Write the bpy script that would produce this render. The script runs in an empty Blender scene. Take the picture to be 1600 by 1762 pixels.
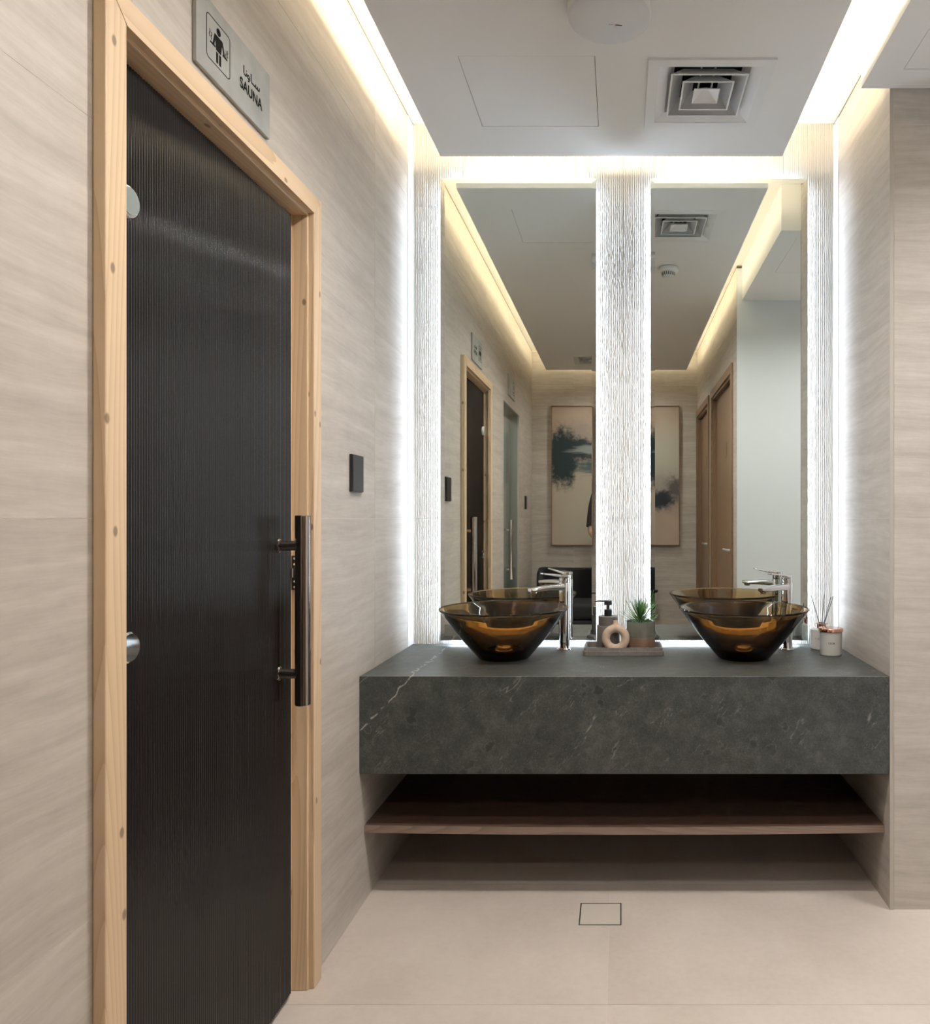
import bpy, bmesh, math, random
import numpy as np
from mathutils import Vector, Matrix

R = math.radians
PI = math.pi
scn = bpy.context.scene
C = scn.collection
random.seed(7)
rng = np.random.default_rng(7)

# ------------------------------------------------------------------ camera
CAM_H = 1.1603
cd = bpy.data.cameras.new('camera')
cd.sensor_fit = 'HORIZONTAL'
cd.sensor_width = 36.0
cd.lens = 36.0 * 1280 / 1600
cd.shift_x = (800 - 1066) / 1600
cd.shift_y = (892 - 881) / 1600
cd.clip_start = 0.01
cam = bpy.data.objects.new('camera', cd)
C.objects.link(cam)
cam.location = (0, 0, CAM_H)
cam.rotation_euler = (PI / 2, 0, 0)
scn.camera = cam

# ------------------------------------------------------------------ world, light levels, exposure
w = bpy.data.worlds.new('world')
scn.world = w
w.use_nodes = True
w.node_tree.nodes['Background'].inputs[0].default_value = (0.8, 0.85, 1, 1)
w.node_tree.nodes['Background'].inputs[1].default_value = 0.05
COVE_POWER = 120.0        # warm strips hidden on the edge of the dropped ceiling
MIRROR_POWER = 68.0      # cool strips behind the two mirrors
DOWN_POWER = 1320.0      # recessed downlights of the dropped ceiling
SIDE_POWER = 1250.0      # downlights of the side passage
COVE_COL = (1.0, 0.83, 0.57)
COOL_COL = (0.71, 0.845, 1.0)
DOWN_COL = (1.0, 0.955, 0.905)
scn.view_settings.view_transform = 'Standard'
scn.view_settings.look = 'None'
scn.view_settings.gamma = 1.0
scn.view_settings.use_curve_mapping = False
scn.view_settings.exposure = 0.0
cy = scn.cycles
cy.use_denoising = True
cy.use_adaptive_sampling = True
cy.adaptive_threshold = 0.035
cy.adaptive_min_samples = 24
cy.max_bounces = 10
cy.diffuse_bounces = 4
cy.glossy_bounces = 5
cy.transmission_bounces = 9
cy.transparent_max_bounces = 12
cy.sample_clamp_indirect = 6.0
cy.caustics_reflective = True
cy.caustics_refractive = False

# ------------------------------------------------------------------ helpers
class MB:
    """collects shapes, then links them as ONE mesh object"""
    def __init__(self):
        self.v = []
        self.f = []
        self.sm = []

    def add(self, verts, faces, smooth=False):
        n = len(self.v)
        self.v += [tuple(p) for p in verts]
        for q in faces:
            self.f.append(tuple(i + n for i in q))
            self.sm.append(smooth)
        return self

    def box(self, x0, x1, y0, y1, z0, z1):
        vs = [(x0, y0, z0), (x1, y0, z0), (x1, y1, z0), (x0, y1, z0), (x0, y0, z1), (x1, y0, z1), (x1, y1, z1), (x0, y1, z1)]
        fs = [(0, 3, 2, 1), (4, 5, 6, 7), (0, 1, 5, 4), (1, 2, 6, 5), (2, 3, 7, 6), (3, 0, 4, 7)]
        return self.add(vs, fs)

    def bbox(self, x0, x1, y0, y1, z0, z1, b=0.003, seg=2):
        """box with rounded edges"""
        bm = bmesh.new()
        bmesh.ops.create_cube(bm, size=1)
        for v in bm.verts:
            v.co = Vector(((x0 + x1) / 2 + v.co.x * (x1 - x0), (y0 + y1) / 2 + v.co.y * (y1 - y0), (z0 + z1) / 2 + v.co.z * (z1 - z0)))
        bmesh.ops.bevel(bm, geom=bm.edges[:], offset=b, segments=seg, profile=0.5, affect='EDGES')
        return self.bm(bm)

    def bm(self, bm, smooth=False, mat=None):
        bm.verts.index_update()
        vs = [(mat @ v.co if mat else v.co)[:] for v in bm.verts]
        fs = [tuple(v.index for v in f.verts) for f in bm.faces]
        bm.free()
        return self.add(vs, fs, smooth)

    def lathe(self, prof, n=48, c=(0, 0, 0), closed=False, smooth=True):
        """revolve (r,z) points about the z axis; closed joins last to first"""
        vs, fs, rings = [], [], []
        for r, z in prof:
            if r < 1e-6:
                rings.append([len(vs)])
                vs.append((c[0], c[1], c[2] + z))
            else:
                k = len(vs)
                rings.append(list(range(k, k + n)))
                for i in range(n):
                    a = 2 * PI * i / n
                    vs.append((c[0] + r * math.cos(a), c[1] + r * math.sin(a), c[2] + z))
        pairs = list(zip(rings[:-1], rings[1:]))
        if closed:
            pairs.append((rings[-1], rings[0]))
        for a, b in pairs:
            if len(a) == 1 and len(b) == 1:
                continue
            for i in range(n):
                j = (i + 1) % n
                if len(a) == 1:
                    fs.append((a[0], b[j], b[i]))
                elif len(b) == 1:
                    fs.append((a[i], a[j], b[0]))
                else:
                    fs.append((a[i], a[j], b[j], b[i]))
        return self.add(vs, fs, smooth)

    def tube(self, pts, r, n=12, cap=True, smooth=True, sx=1.0, up=None):
        """tube along points; r a number or list; sx flattens across"""
        pts = [Vector(p) for p in pts]
        rs = r if isinstance(r, (list, tuple)) else [r] * len(pts)
        vs, fs = [], []
        prev = None
        for i, p in enumerate(pts):
            t = (pts[min(i + 1, len(pts) - 1)] - pts[max(i - 1, 0)]).normalized()
            if prev is None:
                u = up and Vector(up) or (Vector((0, 0, 1)) if abs(t.z) < 0.9 else Vector((1, 0, 0)))
                a = t.cross(u).normalized()
            else:
                a = (prev - t * prev.dot(t)).normalized()
            prev = a
            b = t.cross(a)
            for k in range(n):
                an = 2 * PI * k / n
                vs.append(p + a * (rs[i] * math.cos(an)) + b * (rs[i] * sx * math.sin(an)))
        for i in range(len(pts) - 1):
            for k in range(n):
                j = (k + 1) % n
                fs.append((i * n + k, i * n + j, (i + 1) * n + j, (i + 1) * n + k))
        self.add(vs, fs, smooth)
        if cap:
            m = (len(pts) - 1) * n
            self.add(vs[:n], [tuple(reversed(range(n)))])
            self.add(vs[m:m + n], [tuple(range(n))])
        return self

    def prism(self, pts2, fn0, fn1):
        """polygon extruded: fn0/fn1 map a 2-D point to the two faces"""
        n = len(pts2)
        vs = [fn0(p) for p in pts2] + [fn1(p) for p in pts2]
        fs = [tuple(range(n)), tuple(reversed(range(n, 2 * n)))]
        fs += [(i, i + n, (i + 1) % n + n, (i + 1) % n) for i in range(n)]
        return self.add(vs, fs)

    def build(self, name, mat, parent=None, fix=True):
        me = bpy.data.meshes.new(name)
        me.from_pydata(self.v, [], self.f)
        me.polygons.foreach_set('use_smooth', self.sm)
        if fix and len(self.v) < 60000:
            bm = bmesh.new()
            bm.from_mesh(me)
            bmesh.ops.recalc_face_normals(bm, faces=bm.faces[:])
            bm.to_mesh(me)
            bm.free()
        me.materials.append(mat)
        me.update()
        o = bpy.data.objects.new(name, me)
        C.objects.link(o)
        if parent:
            o.parent = parent
        return o


def sharp(o, deg=35):
    """smooth shading with creases"""
    me = o.data
    me.polygons.foreach_set('use_smooth', [True] * len(me.polygons))
    me.set_sharp_from_angle(angle=R(deg))
    return o


def tag(o, label=None, cat=None, group=None, kind=None):
    for k, v in (('label', label), ('category', cat), ('group', group), ('kind', kind)):
        if v:
            o[k] = v
    return o


def empty(name, loc=(0, 0, 0), rz=0.0):
    o = bpy.data.objects.new(name, None)
    C.objects.link(o)
    o.location = loc
    o.rotation_euler = (0, 0, rz)
    o.empty_display_size = 0.05
    return o


def copy_tree(o, parent=None):
    c = o.copy()
    C.objects.link(c)
    c.parent = parent
    for ch in list(o.children):
        copy_tree(ch, c)
    return c


def cells(a0, a1, b0, b1, holes):
    """rectangle minus rectangular holes, as rectangles"""
    As = sorted({a0, a1, *[min(max(h[i], a0), a1) for h in holes for i in (0, 1)]})
    Bs = sorted({b0, b1, *[min(max(h[i], b0), b1) for h in holes for i in (2, 3)]})
    out = []
    for i in range(len(As) - 1):
        for j in range(len(Bs) - 1):
            ca, cb = (As[i] + As[i + 1]) / 2, (Bs[j] + Bs[j + 1]) / 2
            if any(h[0] < ca < h[1] and h[2] < cb < h[3] for h in holes):
                continue
            if As[i + 1] - As[i] > 1e-5 and Bs[j + 1] - Bs[j] > 1e-5:
                out.append((As[i], As[i + 1], Bs[j], Bs[j + 1]))
    return out


# ------------------------------------------------------------------ materials
class N:
    """short node-tree writer"""
    def __init__(self, name):
        self.m = bpy.data.materials.new(name)
        self.m.use_nodes = True
        self.t = self.m.node_tree
        self.b = self.t.nodes['Principled BSDF']
        self.out = self.t.nodes['Material Output']

    def node(self, typ, **kw):
        n = self.t.nodes.new(typ)
        for k, v in kw.items():
            if k.startswith('i_'):
                key = k[2:]
                n.inputs[int(key) if key.isdigit() else key].default_value = v
            else:
                setattr(n, k, v)
        return n

    def link(self, a, b):
        self.t.links.new(a, b)

    def set(self, **kw):
        for k, v in kw.items():
            self.b.inputs[k.replace('_', ' ')].default_value = v
        return self

    def coords(self, scale=(1, 1, 1), rand=True, rot=(0, 0, 0)):
        tc = self.node('ShaderNodeTexCoord')
        mp = self.node('ShaderNodeMapping')
        mp.inputs['Scale'].default_value = scale
        mp.inputs['Rotation'].default_value = rot
        src = tc.outputs['Object']
        if rand:
            oi = self.node('ShaderNodeObjectInfo')
            ml = self.node('ShaderNodeVectorMath', operation='SCALE')
            cv = self.node('ShaderNodeCombineXYZ')
            self.link(oi.outputs['Random'], cv.inputs[0])
            self.link(oi.outputs['Random'], cv.inputs[1])
            self.link(oi.outputs['Random'], cv.inputs[2])
            ml.inputs['Scale'].default_value = 37.0
            self.link(cv.outputs[0], ml.inputs[0])
            ad = self.node('ShaderNodeVectorMath', operation='ADD')
            self.link(src, ad.inputs[0])
            self.link(ml.outputs[0], ad.inputs[1])
            src = ad.outputs[0]
        self.link(src, mp.inputs['Vector'])
        return mp.outputs[0]

    def noise(self, vec, scale, detail=4, rough=0.5, dist=0.0):
        n = self.node('ShaderNodeTexNoise')
        n.inputs['Scale'].default_value = scale
        n.inputs['Detail'].default_value = detail
        n.inputs['Roughness'].default_value = rough
        n.inputs['Distortion'].default_value = dist
        self.link(vec, n.inputs['Vector'])
        return n.outputs['Fac']

    def ramp(self, fac, stops):
        n = self.node('ShaderNodeValToRGB')
        e = n.color_ramp.elements
        while len(e) > 1:
            e.remove(e[-1])
        for i, (p, c) in enumerate(stops):
            el = e[0] if i == 0 else e.new(p)
            el.position = p
            el.color = (*c, 1) if len(c) == 3 else c
        self.link(fac, n.inputs[0])
        return n.outputs[0]

    def mix(self, fac, a, b, mode='MIX'):
        n = self.node('ShaderNodeMix', data_type='RGBA', blend_type=mode)
        for v, i in ((fac, 0), (a, 6), (b, 7)):
            if isinstance(v, (int, float)):
                n.inputs[i].default_value = v
            elif isinstance(v, tuple):
                n.inputs[i].default_value = (*v, 1) if len(v) == 3 else v
            else:
                self.link(v, n.inputs[i])
        return n.outputs[2]

    def math(self, op, a, b=0.0, clamp=False):
        n = self.node('ShaderNodeMath', operation=op, use_clamp=clamp)
        for v, i in ((a, 0), (b, 1)):
            if isinstance(v, (int, float)):
                n.inputs[i].default_value = v
            else:
                self.link(v, n.inputs[i])
        return n.outputs[0]

    def mapr(self, v, a, b, c=0.0, d=1.0, smooth=True):
        n = self.node('ShaderNodeMapRange')
        n.interpolation_type = 'SMOOTHSTEP' if smooth else 'LINEAR'
        for i, x in enumerate((a, b, c, d)):
            n.inputs[i + 1].default_value = x
        self.link(v, n.inputs[0])
        return n.outputs[0]

    def color(self, c):
        self.link(c, self.b.inputs['Base Color'])
        return self

    def bump(self, h, strength=0.2, dist=0.002):
        n = self.node('ShaderNodeBump')
        n.inputs['Strength'].default_value = strength
        n.inputs['Distance'].default_value = dist
        self.link(h, n.inputs['Height'])
        self.link(n.outputs[0], self.b.inputs['Normal'])
        return self


def plain(name, col, rough=0.5, metal=0.0, **kw):
    n = N(name).set(Base_Color=(*col, 1), Roughness=rough, Metallic=metal)
    n.set(**kw)
    return n.m


def emit(name, col, power):
    n = N(name)
    e = n.node('ShaderNodeEmission')
    e.inputs[0].default_value = (*col, 1)
    e.inputs[1].default_value = power
    n.link(e.outputs[0], n.out.inputs[0])
    return n.m


def travertine(name, dark, mid, light, rough=0.55):
    n = N(name).set(Roughness=rough)
    v = n.coords((0.8, 0.8, 1.0), True)
    wob = n.node('ShaderNodeTexNoise')
    wob.inputs['Scale'].default_value = 2.2
    wob.inputs['Detail'].default_value = 3
    n.link(v, wob.inputs['Vector'])
    ad = n.node('ShaderNodeVectorMath', operation='MULTIPLY_ADD')
    ad.inputs[1].default_value = (0.0, 0.0, 0.075)
    n.link(wob.outputs['Color'], ad.inputs[0])
    n.link(v, ad.inputs[2])
    mp = n.node('ShaderNodeMapping')
    mp.inputs['Scale'].default_value = (1.3, 1.3, 15.0)
    n.link(ad.outputs[0], mp.inputs['Vector'])
    a = n.noise(mp.outputs[0], 1.5, 6, 0.62)
    mp2 = n.node('ShaderNodeMapping')
    mp2.inputs['Scale'].default_value = (4.0, 4.0, 40.0)
    n.link(ad.outputs[0], mp2.inputs['Vector'])
    b = n.noise(mp2.outputs[0], 2.0, 5, 0.65)
    c = n.noise(v, 1.4, 2)
    pt_ = n.noise(v, 24.0, 5, 0.7)
    f = n.math('ADD', n.math('MULTIPLY', a, 0.46), n.math('ADD', n.math('MULTIPLY', b, 0.30), n.math('ADD', n.math('MULTIPLY', c, 0.10), n.math('MULTIPLY', pt_, 0.16))))
    col = n.ramp(f, [(0.365, dark), (0.5, mid), (0.635, light)])
    fine = n.noise(mp2.outputs[0], 9.0, 4, 0.7)
    pit = n.mapr(fine, 0.62, 0.74)
    col = n.mix(n.math('MULTIPLY', pit, 0.34), col, tuple(x * 0.80 for x in dark))
    n.color(col)
    n.bump(f, 0.12, 0.003)
    return n.m


def wood(name, axis, dark, mid, light, rough=0.45, knots=True, ring=24.0):
    """straight-sawn softwood: growth rings stretched along axis"""
    n = N(name).set(Roughness=rough)
    st = [1.0, 1.0, 1.0]
    st[axis] = 0.075
    v = n.coords(tuple(st), True)
    big_ = n.noise(v, 8.0, 0.6, 0.3)
    wig = n.noise(v, 45.0, 3, 0.55)
    val = n.math('ADD', n.math('MULTIPLY', big_, ring), n.math('MULTIPLY', wig, 0.30))
    saw = n.math('FRACT', val)
    fb = n.noise(v, 260.0, 3, 0.6)
    f = n.math('ADD', n.math('MULTIPLY', saw, 0.86), n.math('MULTIPLY', fb, 0.14))
    col = n.ramp(f, [(0.0, light), (0.40, light), (0.80, mid), (0.92, tuple(0.5 * (a + b) for a, b in zip(mid, dark))), (1.0, light)])
    big = n.noise(v, 3.0, 2)
    col = n.mix(n.mapr(big, 0.35, 0.7, 0.0, 0.35), col, mid)
    if knots:
        oc = n.coords((1, 1, 1), True)
        ks = n.node('ShaderNodeSeparateXYZ')
        n.link(oc, ks.inputs[0])
        oth = 1 if axis == 2 else 2
        cb = n.node('ShaderNodeCombineXYZ')
        n.link(n.math('ADD', ks.outputs[0], ks.outputs[oth]), cb.inputs[0])
        n.link(n.math('MULTIPLY', ks.outputs[axis], 0.6), cb.inputs[1])
        vo = n.node('ShaderNodeTexVoronoi', voronoi_dimensions='2D')
        vo.inputs['Scale'].default_value = 9.0
        n.link(cb.outputs[0], vo.inputs['Vector'])
        k = n.mapr(vo.outputs['Distance'], 0.028, 0.058, 1.0, 0.0)
        col = n.mix(n.math('MULTIPLY', k, 0.85), col, tuple(x * 0.42 for x in dark))
    n.color(col)
    n.bump(f, 0.05, 0.001)
    return n.m


def stone_mat():
    n = N('grey_green_marble').set(Roughness=0.44, IOR=1.52)
    v = n.coords((1, 1, 1), False)
    big = n.noise(v, 5.0, 4, 0.55, 0.4)
    med = n.noise(v, 26.0, 5, 0.62, 0.3)
    fine = n.noise(v, 170.0, 3, 0.7)
    f = n.math('ADD', n.math('MULTIPLY', big, 0.22), n.math('ADD', n.math('MULTIPLY', med, 0.38), n.math('MULTIPLY', fine, 0.40)))
    col = n.ramp(f, [(0.38, (0.022, 0.025, 0.023)), (0.5, (0.046, 0.050, 0.047)), (0.62, (0.080, 0.085, 0.078))])
    # dark rounded fossils
    vo = n.node('ShaderNodeTexVoronoi', feature='SMOOTH_F1')
    vo.inputs['Scale'].default_value = 17.0
    vo.inputs['Smoothness'].default_value = 0.15
    dv = n.node('ShaderNodeTexNoise')
    dv.inputs['Scale'].default_value = 38.0
    n.link(v, dv.inputs['Vector'])
    ad = n.node('ShaderNodeVectorMath', operation='MULTIPLY_ADD')
    ad.inputs[1].default_value = (0.045, 0.045, 0.045)
    n.link(dv.outputs['Color'], ad.inputs[0])
    n.link(v, ad.inputs[2])
    n.link(ad.outputs[0], vo.inputs['Vector'])
    blob = n.mapr(vo.outputs['Distance'], 0.16, 0.27, 1.0, 0.0)
    sel = n.mapr(n.noise(v, 7.0, 1), 0.46, 0.56)
    col = n.mix(n.math('MULTIPLY', n.math('MULTIPLY', blob, sel), 0.9), col, (0.022, 0.025, 0.022))
    ringm = n.math('MULTIPLY', n.mapr(vo.outputs['Distance'], 0.24, 0.275), n.mapr(vo.outputs['Distance'], 0.275, 0.32, 1.0, 0.0))
    col = n.mix(n.math('MULTIPLY', n.math('MULTIPLY', ringm, sel), 0.16), col, (0.20, 0.20, 0.18))
    # white veins, slanting
    rotv = n.coords((1, 1, 1), False, (0, R(-42), R(12)))
    mv = n.node('ShaderNodeMapping')
    mv.inputs['Scale'].default_value = (1.0, 0.7, 0.22)
    n.link(rotv, mv.inputs['Vector'])
    vv = mv.outputs[0]
    nz = n.noise(vv, 6.5, 4, 0.55, 0.15)
    d = n.math('ABSOLUTE', n.math('SUBTRACT', nz, 0.5))
    vein = n.mapr(d, 0.0, 0.0055, 1.0, 0.0)
    vm = n.mapr(n.noise(v, 6.5, 3), 0.56, 0.66)
    col = n.mix(n.math('MULTIPLY', n.math('MULTIPLY', vein, vm), 0.45), col, (0.36, 0.36, 0.33))
    # one strong vein near the sauna-door end
    sx2 = n.node('ShaderNodeSeparateXYZ')
    n.link(v, sx2.inputs[0])
    ln = n.math('ADD', n.math('MULTIPLY', n.math('ADD', sx2.outputs[0], 0.769), 0.745), n.math('MULTIPLY', n.math('SUBTRACT', sx2.outputs[2], 0.530), -0.667))
    ln = n.math('ADD', ln, n.math('MULTIPLY', n.math('SUBTRACT', n.noise(v, 14.0, 4, 0.6), 0.5), 0.05))
    sv2 = n.math('MULTIPLY', n.mapr(n.math('ABSOLUTE', ln), 0.0, 0.0040, 1.0, 0.0), n.mapr(sx2.outputs[0], -0.62, -0.50, 1.0, 0.0))
    sv2 = n.math('MULTIPLY', sv2, n.mapr(n.noise(v, 40.0, 2), 0.40, 0.56))
    col = n.mix(n.math('MULTIPLY', sv2, 0.8), col, (0.42, 0.42, 0.38))
    # hairlines and flecks
    nz2 = n.noise(vv, 9.0, 5, 0.62, 0.6)
    d2 = n.math('ABSOLUTE', n.math('SUBTRACT', nz2, 0.5))
    vein2 = n.math('MULTIPLY', n.mapr(d2, 0.0, 0.007, 1.0, 0.0), n.mapr(n.noise(v, 9.0, 2), 0.52, 0.62))
    col = n.mix(n.math('MULTIPLY', vein2, 0.32), col, (0.33, 0.33, 0.30))
    fl = n.node('ShaderNodeTexVoronoi')
    fl.inputs['Scale'].default_value = 170.0
    n.link(v, fl.inputs['Vector'])
    fk = n.math('MULTIPLY', n.mapr(fl.outputs['Distance'], 0.07, 0.17, 1.0, 0.0), n.mapr(n.noise(v, 30.0, 2), 0.54, 0.62))
    col = n.mix(n.math('MULTIPLY', fk, 0.75), col, (0.36, 0.36, 0.33))
    n.color(col)
    return n.m


def floor_mat():
    n = N('porcelain_floor').set(Roughness=0.42)
    v = n.coords((1, 1, 1), True)
    a = n.noise(v, 3.0, 4, 0.55)
    b = n.noise(v, 60.0, 3, 0.6)
    f = n.math('ADD', n.math('MULTIPLY', a, 0.75), n.math('MULTIPLY', b, 0.25))
    n.color(n.ramp(f, [(0.34, (0.475, 0.408, 0.358)), (0.5, (0.525, 0.457, 0.403)), (0.66, (0.57, 0.50, 0.445))]))
    return n.m


def paint_mat(name, col, rough=0.6):
    n = N(name).set(Roughness=rough)
    v = n.coords((1, 1, 1), False)
    a = n.noise(v, 1.3, 2)
    n.color(n.mix(n.mapr(a, 0.3, 0.7, 0, 0.06), col, tuple(c * 0.8 for c in col)))
    n.bump(n.noise(v, 400.0, 2), 0.03, 0.001)
    return n.m


M = {}
M['wall'] = travertine('travertine_tile', (0.375, 0.332, 0.288), (0.46, 0.412, 0.362), (0.55, 0.502, 0.450))
M['steam'] = travertine('grey_steam_tile', (0.24, 0.23, 0.21), (0.31, 0.30, 0.275), (0.38, 0.365, 0.34))
M['rib'] = plain('ribbed_tile', (0.66, 0.625, 0.575), 0.5)
M['grout'] = plain('grout', (0.62, 0.57, 0.51), 0.8)
M['floor'] = floor_mat()
M['floor_grout'] = plain('floor_grout', (0.60, 0.53, 0.44), 0.8)
M['paint'] = paint_mat('ceiling_paint', (0.83, 0.825, 0.815))
M['wall_paint'] = paint_mat('wall_paint', (0.70, 0.745, 0.77))
M['white'] = plain('white_enamel', (0.80, 0.80, 0.80), 0.35)
M['white_trim'] = plain('white_glazed_trim', (0.86, 0.86, 0.85), 0.3)
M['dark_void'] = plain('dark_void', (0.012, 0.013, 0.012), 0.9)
M['duct'] = plain('duct_green', (0.010, 0.018, 0.013), 0.7)
M['pine_z'] = wood('pine_upright', 2, (0.47, 0.31, 0.175), (0.59, 0.42, 0.26), (0.655, 0.485, 0.315))
M['pine_y'] = wood('pine_head', 1, (0.47, 0.31, 0.175), (0.59, 0.42, 0.26), (0.655, 0.485, 0.315))
M['oak_z'] = wood('oak_veneer', 2, (0.155, 0.090, 0.050), (0.195, 0.118, 0.068), (0.235, 0.147, 0.088), 0.4, False, 40.0)
M['walnut'] = wood('walnut_veneer', 0, (0.050, 0.028, 0.019), (0.080, 0.046, 0.031), (0.115, 0.068, 0.047), 0.4, False, 40.0)
M['walnut_edge'] = wood('walnut_edge', 0, (0.13, 0.084, 0.060), (0.19, 0.130, 0.096), (0.25, 0.178, 0.137), 0.5, False, 40.0)
M['stone'] = stone_mat()
M['chrome'] = plain('chrome', (0.88, 0.88, 0.89), 0.05, 1.0)
M['dark_chrome'] = plain('smoked_chrome', (0.46, 0.41, 0.385), 0.10, 1.0)
M['copper'] = plain('rose_copper', (0.90, 0.52, 0.41), 0.16, 1.0)
M['steel'] = plain('brushed_steel', (0.52, 0.52, 0.50), 0.38, 0.85)
M['alu'] = plain('satin_trim', (0.46, 0.42, 0.37), 0.4, 0.3)
M['ink'] = plain('black_ink', (0.010, 0.010, 0.009), 0.9, 0.0, Specular_IOR_Level=0.1)
M['black'] = plain('black_plastic', (0.012, 0.012, 0.013), 0.38)
M['fluted'] = plain('smoked_fluted_glass', (0.0085, 0.0070, 0.0065), 0.09, 0.0, IOR=1.42)
M['mirror'] = plain('silvered_glass', (0.80, 0.835, 0.795), 0.0, 1.0)
M['mirror_back'] = plain('mirror_backing', (0.25, 0.22, 0.2), 0.6)
M['cove_led'] = emit('warm_led', COVE_COL, COVE_POWER)
M['cool_led'] = emit('cool_led', COOL_COL, MIRROR_POWER)
M['down_led'] = emit('downlight_led', DOWN_COL, DOWN_POWER)
M['side_led'] = emit('passage_led', (1.0, 0.97, 0.945), SIDE_POWER)

g = N('amber_glass').set(Base_Color=(1, 1, 1, 1), Roughness=0.0, IOR=1.48)
va = g.node('ShaderNodeVolumeAbsorption')
va.inputs['Color'].default_value = (0.65, 0.435, 0.0, 1)
va.inputs['Density'].default_value = 145.0
g.link(va.outputs[0], g.out.inputs['Volume'])
g.b.inputs['Transmission Weight'].default_value = 1.0
M['amber'] = g.m
g = N('clear_door_glass')                       # lets light through, mirrors a little
tr = g.node('ShaderNodeBsdfTransparent')
tr.inputs[0].default_value = (0.80, 0.86, 0.87, 1)
gl = g.node('ShaderNodeBsdfGlossy')
gl.inputs['Roughness'].default_value = 0.01
lw = g.node('ShaderNodeLayerWeight')
lw.inputs['Blend'].default_value = 0.5
fac_ = g.math('ADD', g.math('MULTIPLY', g.math('POWER', lw.outputs['Facing'], 4.0), 0.45), 0.03)
mx = g.node('ShaderNodeMixShader')
g.link(fac_, mx.inputs[0])
g.link(tr.outputs[0], mx.inputs[1])
g.link(gl.outputs[0], mx.inputs[2])
g.link(mx.outputs[0], g.out.inputs[0])
M['clear'] = g.m

# ------------------------------------------------------------------ the setting (metres; camera at 0,0)
XL, XR = -0.7724, 0.8017          # side walls of the basin niche
YB, YF = 2.783, 2.207             # niche back wall, niche front
YREAR = -1.06                     # end wall behind the camera
XP = 0.685                        # wall with the two wooden doors
YS = 1.147                        # painted wall of the side passage
XE = 2.7                          # end of the side passage
ZS = 2.436                        # dropped ceiling
ZU = 2.638                        # shade of the gaps below the upper ceiling, painted as dark strips
M['gap'] = plain('painted_gap_shade', (.10, .085, .055), .6)
tag(MB().box(XL - .030, XL - .001, YREAR, YB, 2.6285, 2.6375).build('gap_shade_1', M['gap']), kind='structure')
tag(MB().box(XR + .001, XR + .030, YF, YB, 2.6285, 2.6375).build('gap_shade_2', M['gap']), kind='structure')
tag(MB().box(XP + .001, XP + .030, YREAR, YS, 2.6285, 2.6375).build('gap_shade_3', M['gap']), kind='structure')
# upper ceiling
JZ = [0.0, 0.575, 1.160, 1.745, 2.330, 2.628]
GAP = 0.0005


def plane_tiles(parent, name, mat, to, a_edges, b_edges, holes=(), gap=GAP):
    """tiles of a surface: 'to' maps (a0,a1,b0,b1) to a box; each tile an object"""
    for i in range(len(a_edges) - 1):
        for j in range(len(b_edges) - 1):
            rects = cells(a_edges[i] + gap, a_edges[i + 1] - gap, b_edges[j] + gap, b_edges[j + 1] - gap, holes)
            if not rects:
                continue
            mb = MB()
            for r in rects:
                mb.box(*to(*r))
            mb.build(name, mat, parent)


# floor
floor = MB().box(-1.75, XE + .1, YREAR - .1, YB + .1, -0.10, -0.0015).build('floor', M['floor_grout'])
tag(floor, kind='structure')
DR = (-0.1180, 0.0060, 2.1217, 2.2436)     # drain opening
plane_tiles(floor, 'floor_tile', M['floor'], lambda a, b, c, d: (a, b, c, d, -0.0015, 0.0),
            [-1.75, -1.21, -0.03, 1.15, 2.33, 2.7], [-1.16, -0.565, 0.020, 0.605, 1.190, 1.775, 2.361, 2.88], [DR])

# left wall with its two openings
O1 = (1.112, 1.858, -0.2, 1.936)           # sauna door
O2 = (-0.206, 0.549, -0.2, 1.953)          # glass door
wl = MB()
for a, b, c, d in cells(YREAR - .1, YB + .1, -0.05, 2.628, [O1, O2]):
    wl.box(XL - 0.13, XL - 0.0004, a, b, c, d)
wl = tag(wl.build('wall_left', M['grout']), kind='structure')
plane_tiles(wl, 'wall_tile', M['wall'], lambda a, b, c, d: (XL - 0.0004, XL, a, b, c, d),
            [-1.06, 0.008, 1.178, 2.348, YB], JZ, [O1, O2])
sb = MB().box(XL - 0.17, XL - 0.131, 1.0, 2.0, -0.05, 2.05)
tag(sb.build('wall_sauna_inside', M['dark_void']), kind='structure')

# steam room behind the glass door
st = MB()
x0, x1, y0, y1, z1 = -1.65, XL - 0.131, -0.29, 0.75, 2.15
st.box(x0 - .05, x0, y0 - .05, y1 + .05, 0, z1).box(x0, x1, y1, y1 + .05, 0, z1)
st = tag(st.build('wall_steam_room', M['steam']), kind='structure')
plane_tiles(st, 'wall_tile', M['steam'], lambda a, b, c, d: (a, b, y0 - .05, y0, c, d), [x0, -1.2, x1], [0, .575, 1.16, 1.745, z1])
tag(MB().box(x0 - .05, x1, y0 - .05, y1 + .05, z1, z1 + .05).build('ceiling_steam_room', M['paint']), kind='structure')
MB().lathe([(0, 2.149), (.04, 2.149), (.045, 2.142), (.03, 2.136), (0, 2.135)], 24, (-1.2, .25, 0)).build('steam_fill', emit('steam_fill_emit', DOWN_COL, DOWN_POWER * 0.22), bpy.data.objects['ceiling_steam_room'])  # unseen lamp, added to brighten the steam room interior

# rear wall (behind the camera, seen in the mirrors)
wr = tag(MB().box(XL - .1, XP + .1, YREAR - .1, YREAR - 0.0004, -0.05, 2.7).build('wall_rear', M['grout']), kind='structure')
plane_tiles(wr, 'wall_tile', M['wall'], lambda a, b, c, d: (a, b, YREAR - 0.0004, YREAR, c, d), [XL, -0.4, XP], JZ)

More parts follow.
